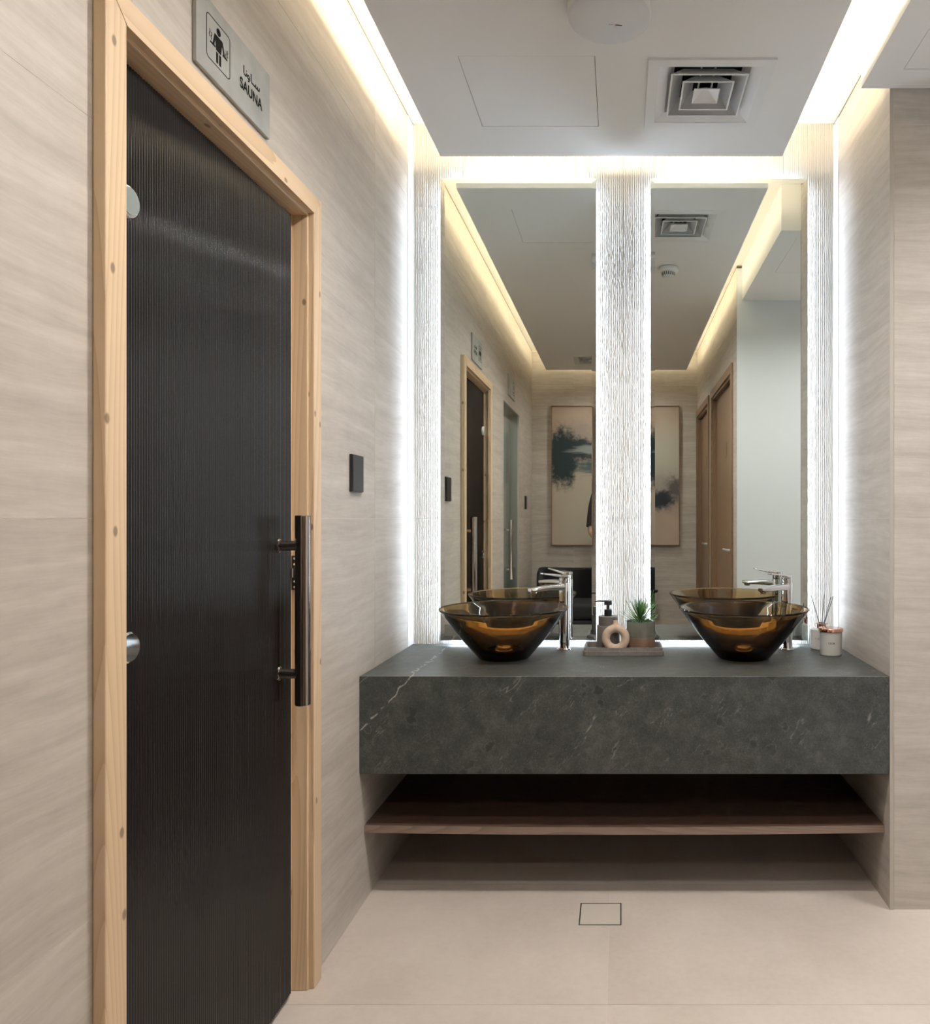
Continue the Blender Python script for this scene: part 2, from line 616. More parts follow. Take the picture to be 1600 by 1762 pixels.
# door wall (two wooden doors) and the painted wall round the corner
O3 = (0.015, 0.955, -0.2, 2.045)
O4 = (-1.02, -0.225, -0.2, 2.045)
wd = MB()
for a, b, c, d in cells(YREAR - .1, YS - 0.012, -0.05, 2.628, [O3, O4]):
    wd.box(XP + 0.0004, XP + 0.14, a, b, c, d)
wd = tag(wd.build('wall_doors', M['grout']), kind='structure')
plane_tiles(wd, 'wall_tile', M['wall'], lambda a, b, c, d: (XP, XP + 0.0004, a, b, c, d), [-1.06, -0.02, YS], JZ, [O3, O4])
tag(MB().box(XP + 0.141, XP + .16, -1.1, 1.0, -.05, 2.1).build('wall_door_backing', M['dark_void']), kind='structure')
tag(MB().box(XP + 0.0004, XE, YS - 0.012, YS, -0.05, 2.62).build('wall_painted', M['wall_paint']), kind='structure')
tag(MB().box(XE, XE + .1, 0.9, 2.4, -0.05, 2.7).build('wall_passage_end', M['wall_paint']), kind='structure')

# right side of the niche and the face beside it
wn = MB().box(XR + 0.0004, XR + 0.08, YF + 0.0004, YB + .1, -0.05, 2.628)
wn = tag(wn.build('wall_right', M['grout']), kind='structure')
plane_tiles(wn, 'wall_tile', M['wall'], lambda a, b, c, d: (XR, XR + 0.0004, a, b, c, d), [YF + 0.001, YB], JZ)
wf = MB().box(XR + 0.081, XE, YF + 0.0004, YF + .1, -0.05, 2.7)
wf = tag(wf.build('wall_front_right', M['grout']), kind='structure')
plane_tiles(wf, 'wall_tile', M['wall'], lambda a, b, c, d: (a, b, YF, YF + 0.0004, c, d), [XR + 0.0115, 1.95, XE], JZ)
tag(MB().box(XR - 0.0012, XR + 0.0105, YF - 0.0025, YF + 0.0015, 0, 2.434).build('trim_1', M['alu']), kind='structure')

# back wall: ribbed tiles above the counter, plain below
wb = MB().box(XL - .1, XR + .1, YB + 0.008, YB + .1, -0.05, 2.7)
wb = tag(wb.build('wall_back', M['grout']), kind='structure')
plane_tiles(wb, 'wall_tile', M['wall'], lambda a, b, c, d: (a, b, YB, YB + 0.008, c, d), [XL, 0.013, XR], [0, 0.575])


def ribbed_tile(x0, x1, z0, z1, rough):
    P, K = 0.00690, 6
    n = max(1, round((x1 - x0) / P))
    p = (x1 - x0) / n
    prof = [(0.0, 1.0), (0.16, 1.0), (0.22, 0.12), (0.42, 0.0), (0.72, 0.0), (0.92, 0.12)]
    xs = np.array([x0 + (i + f) * p for i in range(n) for f, _ in prof] + [x1])
    dep = np.array([h for i in range(n) for _, h in prof] + [1.0])
    rows = max(2, int((z1 - z0) / 0.0095))
    zs = np.linspace(z0, z1, rows)
    rib = np.array([i for i in range(n) for _ in prof] + [n - 1])
    X = np.repeat(xs[None, :], rows, 0)
    D = np.repeat(dep[None, :], rows, 0)
    # chiselled edges: every rib wanders a little and chips away here and there
    jit = rng.normal(0, 1, (rows, n))
    jit = (jit + np.roll(jit, 1, 0)) * 0.5
    chip = (rng.random((rows, n)) < 0.10 * rough) * rng.random((rows, n))
    amp = (zs < 2.34).astype(float)[:, None] * rough
    inner = np.ones(len(xs))
    inner[0] = inner[-1] = 0
    X = X + jit[:, rib] * 0.00042 * amp * inner
    D = np.clip(D + chip[:, rib] * 0.75 * amp * inner, 0, 1)
    Y = YB + 0.0062 * D
    V = np.stack([X, Y, np.repeat(zs[:, None], len(xs), 1)], -1).reshape(-1, 3)
    m = len(xs)
    idx = (np.arange(rows - 1)[:, None] * m + np.arange(m - 1)[None, :]).reshape(-1)
    F = np.stack([idx, idx + 1, idx + m + 1, idx + m], -1)
    me = bpy.data.meshes.new('ribbed_tile')
    me.vertices.add(len(V))
    me.vertices.foreach_set('co', V.ravel())
    me.loops.add(F.size)
    me.loops.foreach_set('vertex_index', F.ravel().astype(np.int32))
    me.polygons.add(len(F))
    me.polygons.foreach_set('loop_start', np.arange(0, F.size, 4, dtype=np.int32))
    me.update(calc_edges=True)
    me.materials.append(M['rib'])
    o = bpy.data.objects.new('ribbed_tile', me)
    C.objects.link(o)
    o.parent = wb


for xa, xb, rg in ((XL, -0.587, 0.55), (-0.587, 0.013, 1.0), (0.013, 0.613, 1.0), (0.613, XR, 0.45)):
    for za, zb in ((0.577, 1.1592), (1.1608, 2.3272), (2.3288, 2.638)):
        ribbed_tile(xa + .0006, xb - .0006, za, zb, rg)
# glazed corner strips beside the ribbed wall
tag(MB().box(XL, XL + 0.002, 2.709, YB, 0.6925, 2.628).build('trim_2', M['white_trim']), kind='structure')
tag(MB().box(XR - 0.002, XR, 2.722, YB, 0.6925, 2.628).build('trim_3', M['white_trim']), kind='structure')

# upper ceiling
tag(MB().box(XL - .15, XE + .1, YREAR - .1, YB + .1, ZU, ZU + .1).build('ceiling', M['paint']), kind='structure')
# dropped ceiling with its hatch and diffuser openings
PX0, PX1, PY0, PY1 = -0.631, 0.573, -0.896, 2.621
H1 = (-0.447, -0.068, 2.052, 2.421)
V1 = (0.105, 0.413, 2.085, 2.393)
V2 = (-0.373, -0.065, -0.66, -0.352)
DL = [(0.03, 1.50), (0.02, 0.80), (0.02, -0.55)]
dlh = [(x - .04, x + .04, y - .04, y + .04) for x, y in DL]
cp = MB()
for a, b, c, d in cells(PX0, PX1, PY0, PY1, [H1, V1, V2] + dlh):
    cp.box(a, b, c, d, ZS, ZS + 0.05)
cp = tag(cp.build('ceiling_panel', M['paint']), kind='structure')
core = MB()
for a, b, c, d in cells(PX0 + .11, PX1 - .11, PY0 + .11, PY1 - .11, []):
    core.box(a, b, c, d, ZS + 0.14, ZU)
core.build('panel_core', M['paint'], cp)
e = 0.035
led = [(PX0 + e, PX0 + e + .012, PY0 + e, PY1 - e), (PX1 - e - .012, PX1 - e, PY0 + e, PY1 - e),
       (PX0 + e + .02, PX1 - e - .02, PY0 + e, PY0 + e + .012), (PX0 + e + .02, PX1 - e - .02, PY1 - e - .012, PY1 - e)]
for a, b, c, d in led:
    MB().box(a, b, c, d, ZS + 0.052, ZS + 0.060).build('led_strip', M['cove_led'], cp)
hb = 0.0016
hatch = MB().box(H1[0] + hb, H1[1] - hb, H1[2] + hb, H1[3] - hb, ZS + 0.0005, ZS + .02).build('access_hatch', M['paint'], cp)
MB().box(H1[0] - .02, H1[1] + .02, H1[2] - .02, H1[3] + .02, ZS + .051, ZS + .056).build('hatch_backing', M['dark_void'], cp)
# bulkhead over the side passage
BX = 0.7155
H2 = (0.805, 1.29, 1.64, 2.11)
bk = MB()
for a, b, c, d in cells(BX, XE, YS - 0.012, YF - 0.003, [H2, (1.46, 1.54, 1.62, 1.70), (2.16, 2.24, 1.62, 1.70)]):
    bk.box(a, b, c, d, ZS - .002, ZS + .06)
bk.box(BX, BX + .03, YS - 0.012, YF - 0.003, ZS + .06, ZU).box(BX + .03, XE, YS - 0.012, YF - 0.003, ZU - .03, ZU)
bk.box(BX + .03, XE, YS - .012, YS + .01, ZS + .06, ZU - .03).box(BX + .03, XE, YF - .025, YF - .003, ZS + .06, ZU - .03)
bk = tag(bk.build('ceiling_bulkhead', M['paint']), kind='structure')
MB().box(H2[0] + hb, H2[1] - hb, H2[2] + hb, H2[3] - hb, ZS - .0015, ZS + .02).build('access_hatch', M['paint'], bk)


# ------------------------------------------------------------------ lamps in the ceilings
M['front_led'] = emit('front_downlight_led', DOWN_COL, DOWN_POWER * 1.75)
M['down_led'].node_tree.nodes['Emission'].inputs[1].default_value = DOWN_POWER * 0.85


def downlight(x, y, z, mat, label, group):
    t = tag(empty('downlight', (x, y, z)), label, 'downlight', group)
    MB().lathe([(0.040, 0.0), (0.048, 0.0), (0.048, -0.003), (0.041, -0.004), (0.034, 0.012), (0.036, 0.012)], 32, closed=True).build('trim_ring', M['white'], t)
    MB().lathe([(0.0, 0.016), (0.034, 0.014), (0.034, 0.022), (0.0, 0.022)], 32).build('lamp', mat, t)


DLT = ['recessed round downlight in the white ceiling, nearest the basins', 'recessed round downlight in the middle of the white ceiling',
       'recessed round downlight in the white ceiling, nearest the painting']
for (x, y), lb in zip(DL, DLT):
    downlight(x, y, ZS, M['front_led'] if y > 1 else M['down_led'], lb, 'downlights in the dropped ceiling')
downlight(1.50, 1.66, ZS - .002, M['side_led'], 'recessed round downlight of the side passage, next to the hatch', 'downlights of the side passage')
downlight(2.20, 1.66, ZS - .002, M['side_led'], 'recessed round downlight at the far end of the side passage', 'downlights of the side passage')


def diffuser(x, y, label):
    """four-way square air diffuser of nested sloping louvres"""
    t = tag(empty('air_diffuser', (x, y, ZS)), label, 'air vent', 'square air diffusers')

    def band(a, za, b, zb, th=0.0016):
        mb = MB()
        sq = lambda s, z: [(-s, -s, z), (s, -s, z), (s, s, z), (-s, s, z)]
        vs = sq(a, za) + sq(b, zb) + sq(a - th, za + th) + sq(b - th, zb + th)
        fs = []
        for i in range(4):
            j = (i + 1) % 4
            fs += [(i, j, j + 4, i + 4), (i + 8, i + 12, j + 12, j + 8), (i, i + 8, j + 8, j), (i + 4, j + 4, j + 12, i + 12)]
        return mb.add(vs, fs)
    fl = MB()
    for a, b, c, d in cells(-.1785, .1785, -.1785, .1785, [(-.148, .148, -.148, .148)]):
        fl.box(a, b, c, d, -0.006, -0.0002)
    fl.build('flange', M['white'], t)
    m = band(.1495, -.0055, .118, .0115)
    q = band(.118, .0115, .100, .036)
    m.add(q.v, q.f)
    m.build('outer_slope', M['white'], t)
    for s in (.1105, .0745):
        m = band(s, -.004, s - .036, .032)
        m.v += []
        lip = MB()
        for a, b, c, d in cells(-s - .001, s + .001, -s - .001, s + .001, [(-s + .004, s - .004, -s + .004, s - .004)]):
            m.box(a, b, c, d, -.0055, -.0035)
        m.build('louvre', M['white'], t)
    m = MB()
    s = .0385
    for a, b, c, d in cells(-s, s, -s, s, [(-s + .004, s - .004, -s + .004, s - .004)]):
        m.box(a, b, c, d, -.0055, -.0035)
    q = s - .003
    m.add([(-q, -q, -.004), (q, -q, -.004), (q, q, -.004), (-q, q, -.004), (0, 0, .022)], [(0, 1, 4), (1, 2, 4), (2, 3, 4), (3, 0, 4)])
    m.build('centre_pyramid', M['white'], t)
    for sx in (-.02, .02):
        MB().box(sx - .0015, sx + .0015, -.118, .118, .030, .046).build('cross_bar', M['white'], t)
    dk = MB().box(-.152, .152, -.152, .152, .110, .114)
    for a, b, c, d in cells(-.153, .153, -.153, .153, [(-.1525, .1525, -.1525, .1525)]):
        dk.box(a, b, c, d, .040, .112)
    dk.build('duct_box', M['duct'], t)


diffuser(.259, 2.239, 'square white air diffuser in the ceiling above the basins')
diffuser(-.219, -.506, 'square white air diffuser reflected far down the mirror')

# round fitting, smoke detector
t = tag(empty('round_ceiling_fitting', (-0.026, 1.847, ZS)), 'round white unlit disc fitting on the ceiling with a tiny sticker', 'ceiling light')
MB().lathe([(0, 0), (.098, 0), (.104, -.004), (.105, -.026), (.100, -.032)], 64).build('rim', M['white'], t)
N_ = N('satin_acrylic').set(Base_Color=(0.70, 0.71, 0.73, 1), Roughness=0.35)
d = MB().lathe([(.1015, -.028), (.1015, -.033), (.094, -.0385), (.07, -.042), (.035, -.044), (0, -.0445)], 64).build('cover', N_.m, t)
ang = R(7)
lab = MB()
def rot2(px, py, a=ang):
    return (px * math.cos(a) - py * math.sin(a), px * math.sin(a) + py * math.cos(a))
def flat(mb, x0, x1, y0, y1, z):
    mb.add([(*rot2(a, b), z) for a, b in ((x0, y0), (x1, y0), (x1, y1), (x0, y1))], [(0, 1, 2, 3)])
flat(lab, .016, .033, .0052, .0094, -.0449)
lab.build('sticker', plain('dark_sticker', (.05, .035, .045), .4), d)
lab = MB()
flat(lab, .016, .0195, .0056, .009, -.0452)
lab.build('sticker_mark', plain('red_print', (.45, .03, .05), .4), d)
lab = MB()
for k in range(4):
    flat(lab, .000 + k * .0024 + (k > 1) * .001, .0016 + k * .0024 + (k > 1) * .001, .0050, .0072, -.0449)
lab.build('print', plain('grey_print', (.12, .12, .13), .5), d)
t = tag(empty('smoke_detector', (0.248, 1.708, ZS)), 'small round white smoke detector with slotted cage on the ceiling', 'smoke detector')
MB().lathe([(0, 0), (.049, 0), (.051, -.004), (.051, -.019), (.045, -.022), (0, -.022)], 40).build('base', M['white'], t)
MB().lathe([(.033, -.022), (.036, -.026), (.030, -.046), (.024, -.048), (0, -.048)], 40).build('cage', M['white'], t)
sl = MB()
for k in range(20):
    a = 2 * PI * k / 20
    p = Vector((math.cos(a), math.sin(a), 0))
    q = Vector((-math.sin(a), math.cos(a), 0)) * .0022
    A, B = p * .0358 + Vector((0, 0, -.028)), p * .0318 + Vector((0, 0, -.043))
    sl.add([A - q, A + q, B + q, B - q], [(0, 1, 2, 3)])
sl.build('slots', M['dark_void'], t, fix=False)

# ------------------------------------------------------------------ sauna door
door = tag(empty('door_1'), 'sauna door of smoked fluted glass in a knotty pine frame', kind='structure')
GX = -0.795
ya, yb, za, zb = 1.150, 1.7985, 0.014, 1.893
NR = 94
K = 8
vs, fs = [], []
for i in range(NR * K + 1):
    y = ya + (yb - ya) * i / (NR * K)
    x = GX + 0.0017 * abs(math.sin(PI * i / K)) ** 0.8
    vs += [(x, y, za), (x, y, zb)]
for i in range(NR * K):
    fs.append((2 * i, 2 * i + 2, 2 * i + 3, 2 * i + 1))
leaf = MB().add(vs, fs, True)
leaf.box(GX - .008, GX - .0001, ya, yb, za, zb)
leaf = leaf.build('glass_leaf', M['fluted'], door, fix=False)
# casing and lining
cx0, cx1 = XL + 0.0002, XL + 0.020
MB().bbox(cx0, cx1, 1.089, 1.137, 0, 1.9555, .0025).build('casing', M['pine_z'], door)
MB().bbox(cx0, cx1, 1.833, 1.878, 0, 1.9555, .0025).build('casing', M['pine_z'], door)
hd = MB().prism([(1.1375, 1.9125), (1.8325, 1.9125), (1.8775, 1.956), (1.0895, 1.956)], lambda p: (cx0, p[0], p[1]), lambda p: (cx1 + .0008, p[0], p[1]))
hd.build('head_casing', M['pine_y'], door)
lx0, lx1 = XL - 0.13, XL + 0.014
MB().bbox(lx0, lx1, 1.113, 1.1290, 0, 1.926, .001).build('lining', M['pine_z'], door)
MB().bbox(lx0, XL + .006, 1.8265, 1.8565, 0, 1.926, .002).build('lining', M['pine_z'], door)
MB().bbox(lx0, XL + .006, 1.129, 1.8265, 1.9045, 1.9345, .002).build('head_lining', M['pine_y'], door)
MB().bbox(lx0, GX - .0095, 1.800, 1.8265, 0, 1.9045, .002).build('door_stop', M['pine_z'], door)
MB().bbox(lx0, GX - .0095, 1.129, 1.800, 1.8865, 1.9045, .002).build('head_stop', M['pine_y'], door)
# pull handle
hy, hx = 1.730, -0.7367
h = MB().lathe([(0, .7266), (.016, .7266), (.0172, .728), (.0172, 1.1655), (.016, 1.167), (0, 1.167)], 32, (hx, hy, 0)).build('pull_handle', M['dark_chrome'], door)
sharp(h)
for z in (1.097, 0.7994):
    s = MB().tube([(GX + .001, hy, z), (hx - .010, hy, z)], .0115, 24)
    s.tube([(GX + .0012, hy, z), (GX + .0045, hy, z), (GX + .0065, hy, z)], [.0162, .0162, .0130], 24)
    sharp(s.build('standoff', M['dark_chrome'], h))
# hinges with glass caps
for z, mt in ((1.667, plain('hinge_cap_glass', (.42, .46, .44), .08, .6)), (0.9536, M['chrome'])):
    hg = MB()
    rr = .0250
    hg.tube([(GX + .001, 1.1885, z), (GX + .011, 1.1885, z), (GX + .0135, 1.1885, z)], [rr, rr, rr - .003], 36)
    hg = sharp(hg.build('hinge', M['white_trim'] if z > 1.2 else M['chrome'], door))
    cpb = MB().tube([(GX + .0136, 1.1885, z), (GX + .0145, 1.1885, z)], rr - .0032, 36)
    sharp(cpb.build('hinge_cap', mt, hg))
    MB().box(GX - .02, GX + .006, 1.1300, 1.166, z - .018, z + .018).build('hinge_arm', M['chrome'], hg)
# roller latch on the jamb
la = MB().box(XL - .045, XL - .012, 1.8235, 1.8264, 0.985, 1.069).build('latch_plate', M['black'], door)
MB().tube([(XL - .030, 1.819, 1.016), (XL - .030, 1.819, 1.038)], .006, 16).build('latch_roller', M['dark_chrome'], la)
for z in (0.992, 1.006, 1.048, 1.062):
    MB().tube([(XL - .024, 1.8235, z), (XL - .024, 1.8225, z)], .0028, 12).build('screw', M['chrome'], la)


# ------------------------------------------------------------------ signs
def stroke(mb, pts, wd, x0, x1, closed=False):
    """flat pen stroke on a plate facing +x; points in (y, z)"""
    P = [Vector(p) for p in pts]
    n = len(P)
    L, Rr = [], []
    for i in range(n):
        if closed:
            d = (P[(i + 1) % n] - P[i - 1])
        else:
            d = P[min(i + 1, n - 1)] - P[max(i - 1, 0)]
        d.normalize()
        q = Vector((-d.y, d.x)) * wd / 2
        L.append(P[i] + q)
        Rr.append(P[i] - q)
    for i in range(n if closed else n - 1):
        j = (i + 1) % n
        mb.prism([L[i], L[j], Rr[j], Rr[i]], lambda p: (x0, p[0], p[1]), lambda p: (x1, p[0], p[1]))
    return mb


def arc(cx, cz, r, a0, a1, n=10, rz=None):
    return [(cx + r * math.cos(R(a0 + (a1 - a0) * i / n)), cz + (rz or r) * math.sin(R(a0 + (a1 - a0) * i / n))) for i in range(n + 1)]


def rrect(y0, y1, z0, z1, r):
    return arc(y1 - r, z1 - r, r, 90, 0, 5) + arc(y1 - r, z0 + r, r, 0, -90, 5) + arc(y0 + r, z0 + r, r, -90, -180, 5) + arc(y0 + r, z1 - r, r, 180, 90, 5)


def text_mesh(body, size, offset=0.0):
    cu = bpy.data.curves.new('txt', 'FONT')
    cu.body = body
    cu.size = size
    cu.offset = offset
    o = bpy.data.objects.new('txt', cu)
    C.objects.link(o)
    bpy.context.view_layer.update()
    me = bpy.data.meshes.new_from_object(o.evaluated_get(bpy.context.evaluated_depsgraph_get()))
    vs = [v.co.copy() for v in me.vertices]
    fs = [tuple(p.vertices) for p in me.polygons]
    bpy.data.objects.remove(o)
    bpy.data.curves.remove(cu)
    bpy.data.meshes.remove(me)
    return vs, fs


n = N('brushed_sign_plate').set(Roughness=0.42, Metallic=0.35)
v = n.coords((1, 1, 1), False)
n.color(n.ramp(n.noise(v, 9.0, 5, 0.6), [(0.35, (0.30, 0.305, 0.29)), (0.65, (0.41, 0.415, 0.395))]))
M['sign'] = n.m

sg = tag(empty('sauna_sign', (XL, 1.344, 1.988)), 'brushed metal SAUNA sign with seated bather pictogram above the pine frame', 'sign')
MB().bbox(0.0004, .008, 0, .282, 0, .140, .0006, 1).build('plate', M['sign'], sg)
i0, i1 = .0078, .0084
pc = MB()
stroke(pc, rrect(.0325, .1150, .0305, .1125, .008), .0016, i0, i1, True)
cyy = .0740
pc.prism(arc(cyy, .0980, .0072, 0, 360, 20)[:-1], lambda p: (i0, p[0], p[1]), lambda p: (i1, p[0], p[1]))
pc.prism([(cyy - .0135, .0885), (cyy + .0135, .0885), (cyy + .0085, .0600), (cyy - .0085, .0600)], lambda p: (i0, p[0], p[1]), lambda p: (i1, p[0], p[1]))
stroke(pc, [(cyy - .0120, .0865), (cyy - .0185, .0640)], .0052, i0, i1)
stroke(pc, [(cyy + .0120, .0865), (cyy + .0205, .0640)], .0052, i0, i1)
stroke(pc, [(cyy - .0290, .0640), (cyy - .0115, .0640)], .0034, i0, i1)
stroke(pc, [(cyy + .0145, .0640), (cyy + .0315, .0640)], .0034, i0, i1)
stroke(pc, [(cyy - .0052, .0570), (cyy - .0052, .0370)], .0068, i0, i1)
stroke(pc, [(cyy + .0052, .0570), (cyy + .0052, .0370)], .0068, i0, i1)
for a, b in ((-.0310, .0860), (-.0250, .0830), (.0265, .0800), (.0320, .0830)):
    stroke(pc, [(cyy + a, b), (cyy + a + .0014, b - .004), (cyy + a - .0012, b - .009), (cyy + a + .0006, b - .014)], .0017, i0, i1)
pc.build('pictogram', M['ink'], sg)
ar = MB()     # the Arabic word for sauna, drawn with a pen
bz, wd = .0770, .0032
y = .1690
stroke(ar, [(y, bz + .0170), (y, bz + .0030), (y + .0012, bz + .0006), (y + .0035, bz), (y + .0090, bz), (y + .0105, bz + .0012), (y + .0108, bz + .0070)], wd, i0, i1)
ar.prism(arc(y + .0108, bz + .0115, .0015, 0, 360, 10)[:-1], lambda p: (i0, p[0], p[1]), lambda p: (i1, p[0], p[1]))
stroke(ar, arc(y + .0190, bz + .0035, .0036, 0, 360, 14)[:-1], wd, i0, i1, True)
stroke(ar, [(y + .0226, bz + .0035), (y + .0224, bz - .0015), (y + .0205, bz - .0045), (y + .0165, bz - .0055)], wd, i0, i1)
yy = y + .0300
stroke(ar, [(yy, bz + .0170), (yy, bz + .0025), (yy + .0015, bz + .0003), (yy + .0045, bz), (yy + .0330, bz), (yy + .0350, bz + .0015), (yy + .0352, bz + .0075)], wd, i0, i1)
for k in (.0190, .0272):
    stroke(ar, [(yy + k, bz), (yy + k, bz + .0062)], wd, i0, i1)
ar.build('arabic_lettering', M['ink'], sg)
tv, tf = text_mesh('SAUNA', .0300, .0009)
wtx = max(p.x for p in tv)
tx = MB()
tx.add([(i1, .1530 + p.x * (.0940 / wtx), .0430 + p.y) for p in tv], tf)
tx.build('lettering', M['ink'], sg, fix=False)

sg2 = tag(empty('door_sign', (XL, 0.058, 2.015)), 'metal sign over the glass door, seen only in the mirror', 'sign')
MB().bbox(0.0004, .008, 0, .304, 0, .147, .0006, 1).build('plate', M['sign'], sg2)
pc = MB()
stroke(pc, rrect(.030, .120, .030, .120, .008), .0018, i0, i1, True)
stroke(pc, arc(.075, .085, .012, 0, 360, 16)[:-1], .004, i0, i1, True)
stroke(pc, [(.050, .05), (.10, .05)], .005, i0, i1)
pc.build('pictogram', M['ink'], sg2)


# ------------------------------------------------------------------ switches
def switch(y, z, label):
    t = tag(empty('wall_switch', (XL, y, z)), label, 'switch', 'black wall switches')
    MB().bbox(.0003, .0085, -.045, .045, -.054, .054, .0015).build('plate', M['black'], t)
    MB().bbox(.0086, .0112, -.0435, .0435, -.0525, .0525, .0010).build('rocker', M['black'], t)


switch(2.170, 1.291, 'black switch plate on the travertine wall beside the pine door frame')
switch(-.593, 1.289, 'small black switch near the rear corner, seen in the mirror')

# ------------------------------------------------------------------ glass door of the steam room
d2 = tag(empty('door_2'), 'clear glass door with a steel pull bar, seen in the mirror', kind='structure')
MB().box(XL - .020, XL - .010, -.200, .543, .012, 1.947).build('glass_leaf', M['clear'], d2)
h = sharp(MB().lathe([(0, .7475), (.0135, .7475), (.0145, .749), (.0145, 1.149), (.0135, 1.150), (0, 1.150)], 24, (-.735, .461, 0)).build('pull_handle', M['chrome'], d2))
for z in (1.083, .816):
    MB().tube([(XL - .010, .461, z), (-.742, .461, z)], .0075, 16).build('standoff', M['chrome'], h)
ft = MB()
ft.box(XL - .10, XL + .001, -.2055, -.2010, 0, 1.9525).box(XL - .10, XL + .001, .5440, .5485, 0, 1.9525).box(XL - .10, XL + .001, -.2010, .5440, 1.948, 1.9525)
ft.build('door_frame', M['alu'], d2)


# ------------------------------------------------------------------ wooden doors
def wooden_door(name, y0, y1, sign_y, hy, label):
    t = tag(empty(name), label, kind='structure')
    zt = 2.045
    cw = .055
    xf = XP - .012
    MB().bbox(xf, XP, y0 - cw, y0, 0, zt + cw, .002).build('casing', M['oak_z'], t)
    MB().bbox(xf, XP, y1, y1 + cw, 0, zt + cw, .002).build('casing', M['oak_z'], t)
    MB().bbox(xf, XP, y0, y1, zt, zt + cw, .002).build('head_casing', M['oak_z'], t)
    MB().box(XP, XP + .13, y0, y0 + .015, 0, zt).build('lining', M['oak_z'], t)
    MB().box(XP, XP + .13, y1 - .015, y1, 0, zt).build('lining', M['oak_z'], t)
    MB().box(XP, XP + .13, y0 + .015, y1 - .015, zt - .015, zt).build('head_lining', M['oak_z'], t)
    lf = MB().bbox(XP + .028, XP + .068, y0 + .018, y1 - .018, .006, zt - .018, .001).build('leaf', M['oak_z'], t)
    xl = XP + .028
    MB().bbox(xl - .003, xl, sign_y - .045, sign_y + .045, 1.57, 1.67, .0008, 1).build('door_plate', plain('bronze_plate', (.22, .14, .085), .4, .3), lf)
    rs = MB().bbox(xl - .008, xl, hy - .026, hy + .026, .925, .985, .001).build('rose', M['steel'], lf)
    MB().tube([(xl - .006, hy, .962), (xl - .045, hy, .962), (xl - .052, hy - .012, .962), (xl - .052, hy - .125, .962)], .0085, 14).build('lever', M['steel'], lf)
    MB().bbox(xl - .006, xl, hy - .020, hy + .020, .835, .885, .001).build('keyhole_plate', M['steel'], lf)


wooden_door('door_3', O3[0], O3[1], .50, .885, 'nearer wooden veneer door with lever handle, seen in the mirror')
wooden_door('door_4', O4[0], O4[1], -.62, -.30, 'farther wooden veneer door with lever handle, seen in the mirror')

# ------------------------------------------------------------------ vanity counter and shelf
ct = MB().bbox(XL + .0005, XR - .0005, YF, YB - .0005, .4017, .6914, .0012, 1)
tag(ct.build('vanity_counter', M['stone']), 'thick dark grey marble counter block spanning the niche under both basins', 'counter')
sh = tag(empty('wood_shelf', (0, 2.249, .2098)), 'thin dark walnut shelf spanning the niche below the marble counter', 'shelf')
nseg = 24


def sag(x):
    u = (x - XL) / (XR - XL)
    return -.0065 * (1 - (2 * u - 1) ** 2)


def shelf_part(y0, y1, z0, z1):
    vs, fs = [], []
    for i in range(nseg + 1):
        x = XL + .001 + (XR - XL - .002) * i / nseg
        s = sag(x)
        vs += [(x, y0, z0 + s), (x, y1, z0 + s), (x, y1, z1 + s), (x, y0, z1 + s)]
    for i in range(nseg):
        a = 4 * i
        for k in range(4):
            fs.append((a + k, a + (k + 1) % 4, a + 4 + (k + 1) % 4, a + 4 + k))
    fs += [(0, 1, 2, 3), tuple(4 * nseg + k for k in (3, 2, 1, 0))]
    return MB().add(vs, fs)


shelf_part(.0012, YB - 2.249 - .002, 0, .0225).build('board', M['walnut'], sh)
shelf_part(0, .0011, 0, .0228).build('edge_band', M['walnut_edge'], sh)

# floor drain
dr = tag(empty('floor_drain', ((DR[0] + DR[1]) / 2, (DR[2] + DR[3]) / 2, -.0014)), 'square tile-topped floor drain with a dark rim in front of the counter', 'drain')
hx_, hy_ = (DR[1] - DR[0]) / 2 - .0006, (DR[3] - DR[2]) / 2 - .0006
fr_ = MB()
for a, b, c, d in cells(-hx_, hx_, -hy_, hy_, [(-hx_ + .0035, hx_ - .0035, -hy_ + .0035, hy_ - .0035)]):
    fr_.box(a, b, c, d, 0.0002, .0010)
fr_.build('frame', plain('dark_rim', (.02, .018, .018), .7), dr)  # near-black frame for the gap around the tile insert
MB().box(-hx_ + .0038, hx_ - .0038, -hy_ + .0038, hy_ - .0038, .0002, .0018).build('tile_insert', plain('drain_insert', (.52, .46, .40), .45), dr)


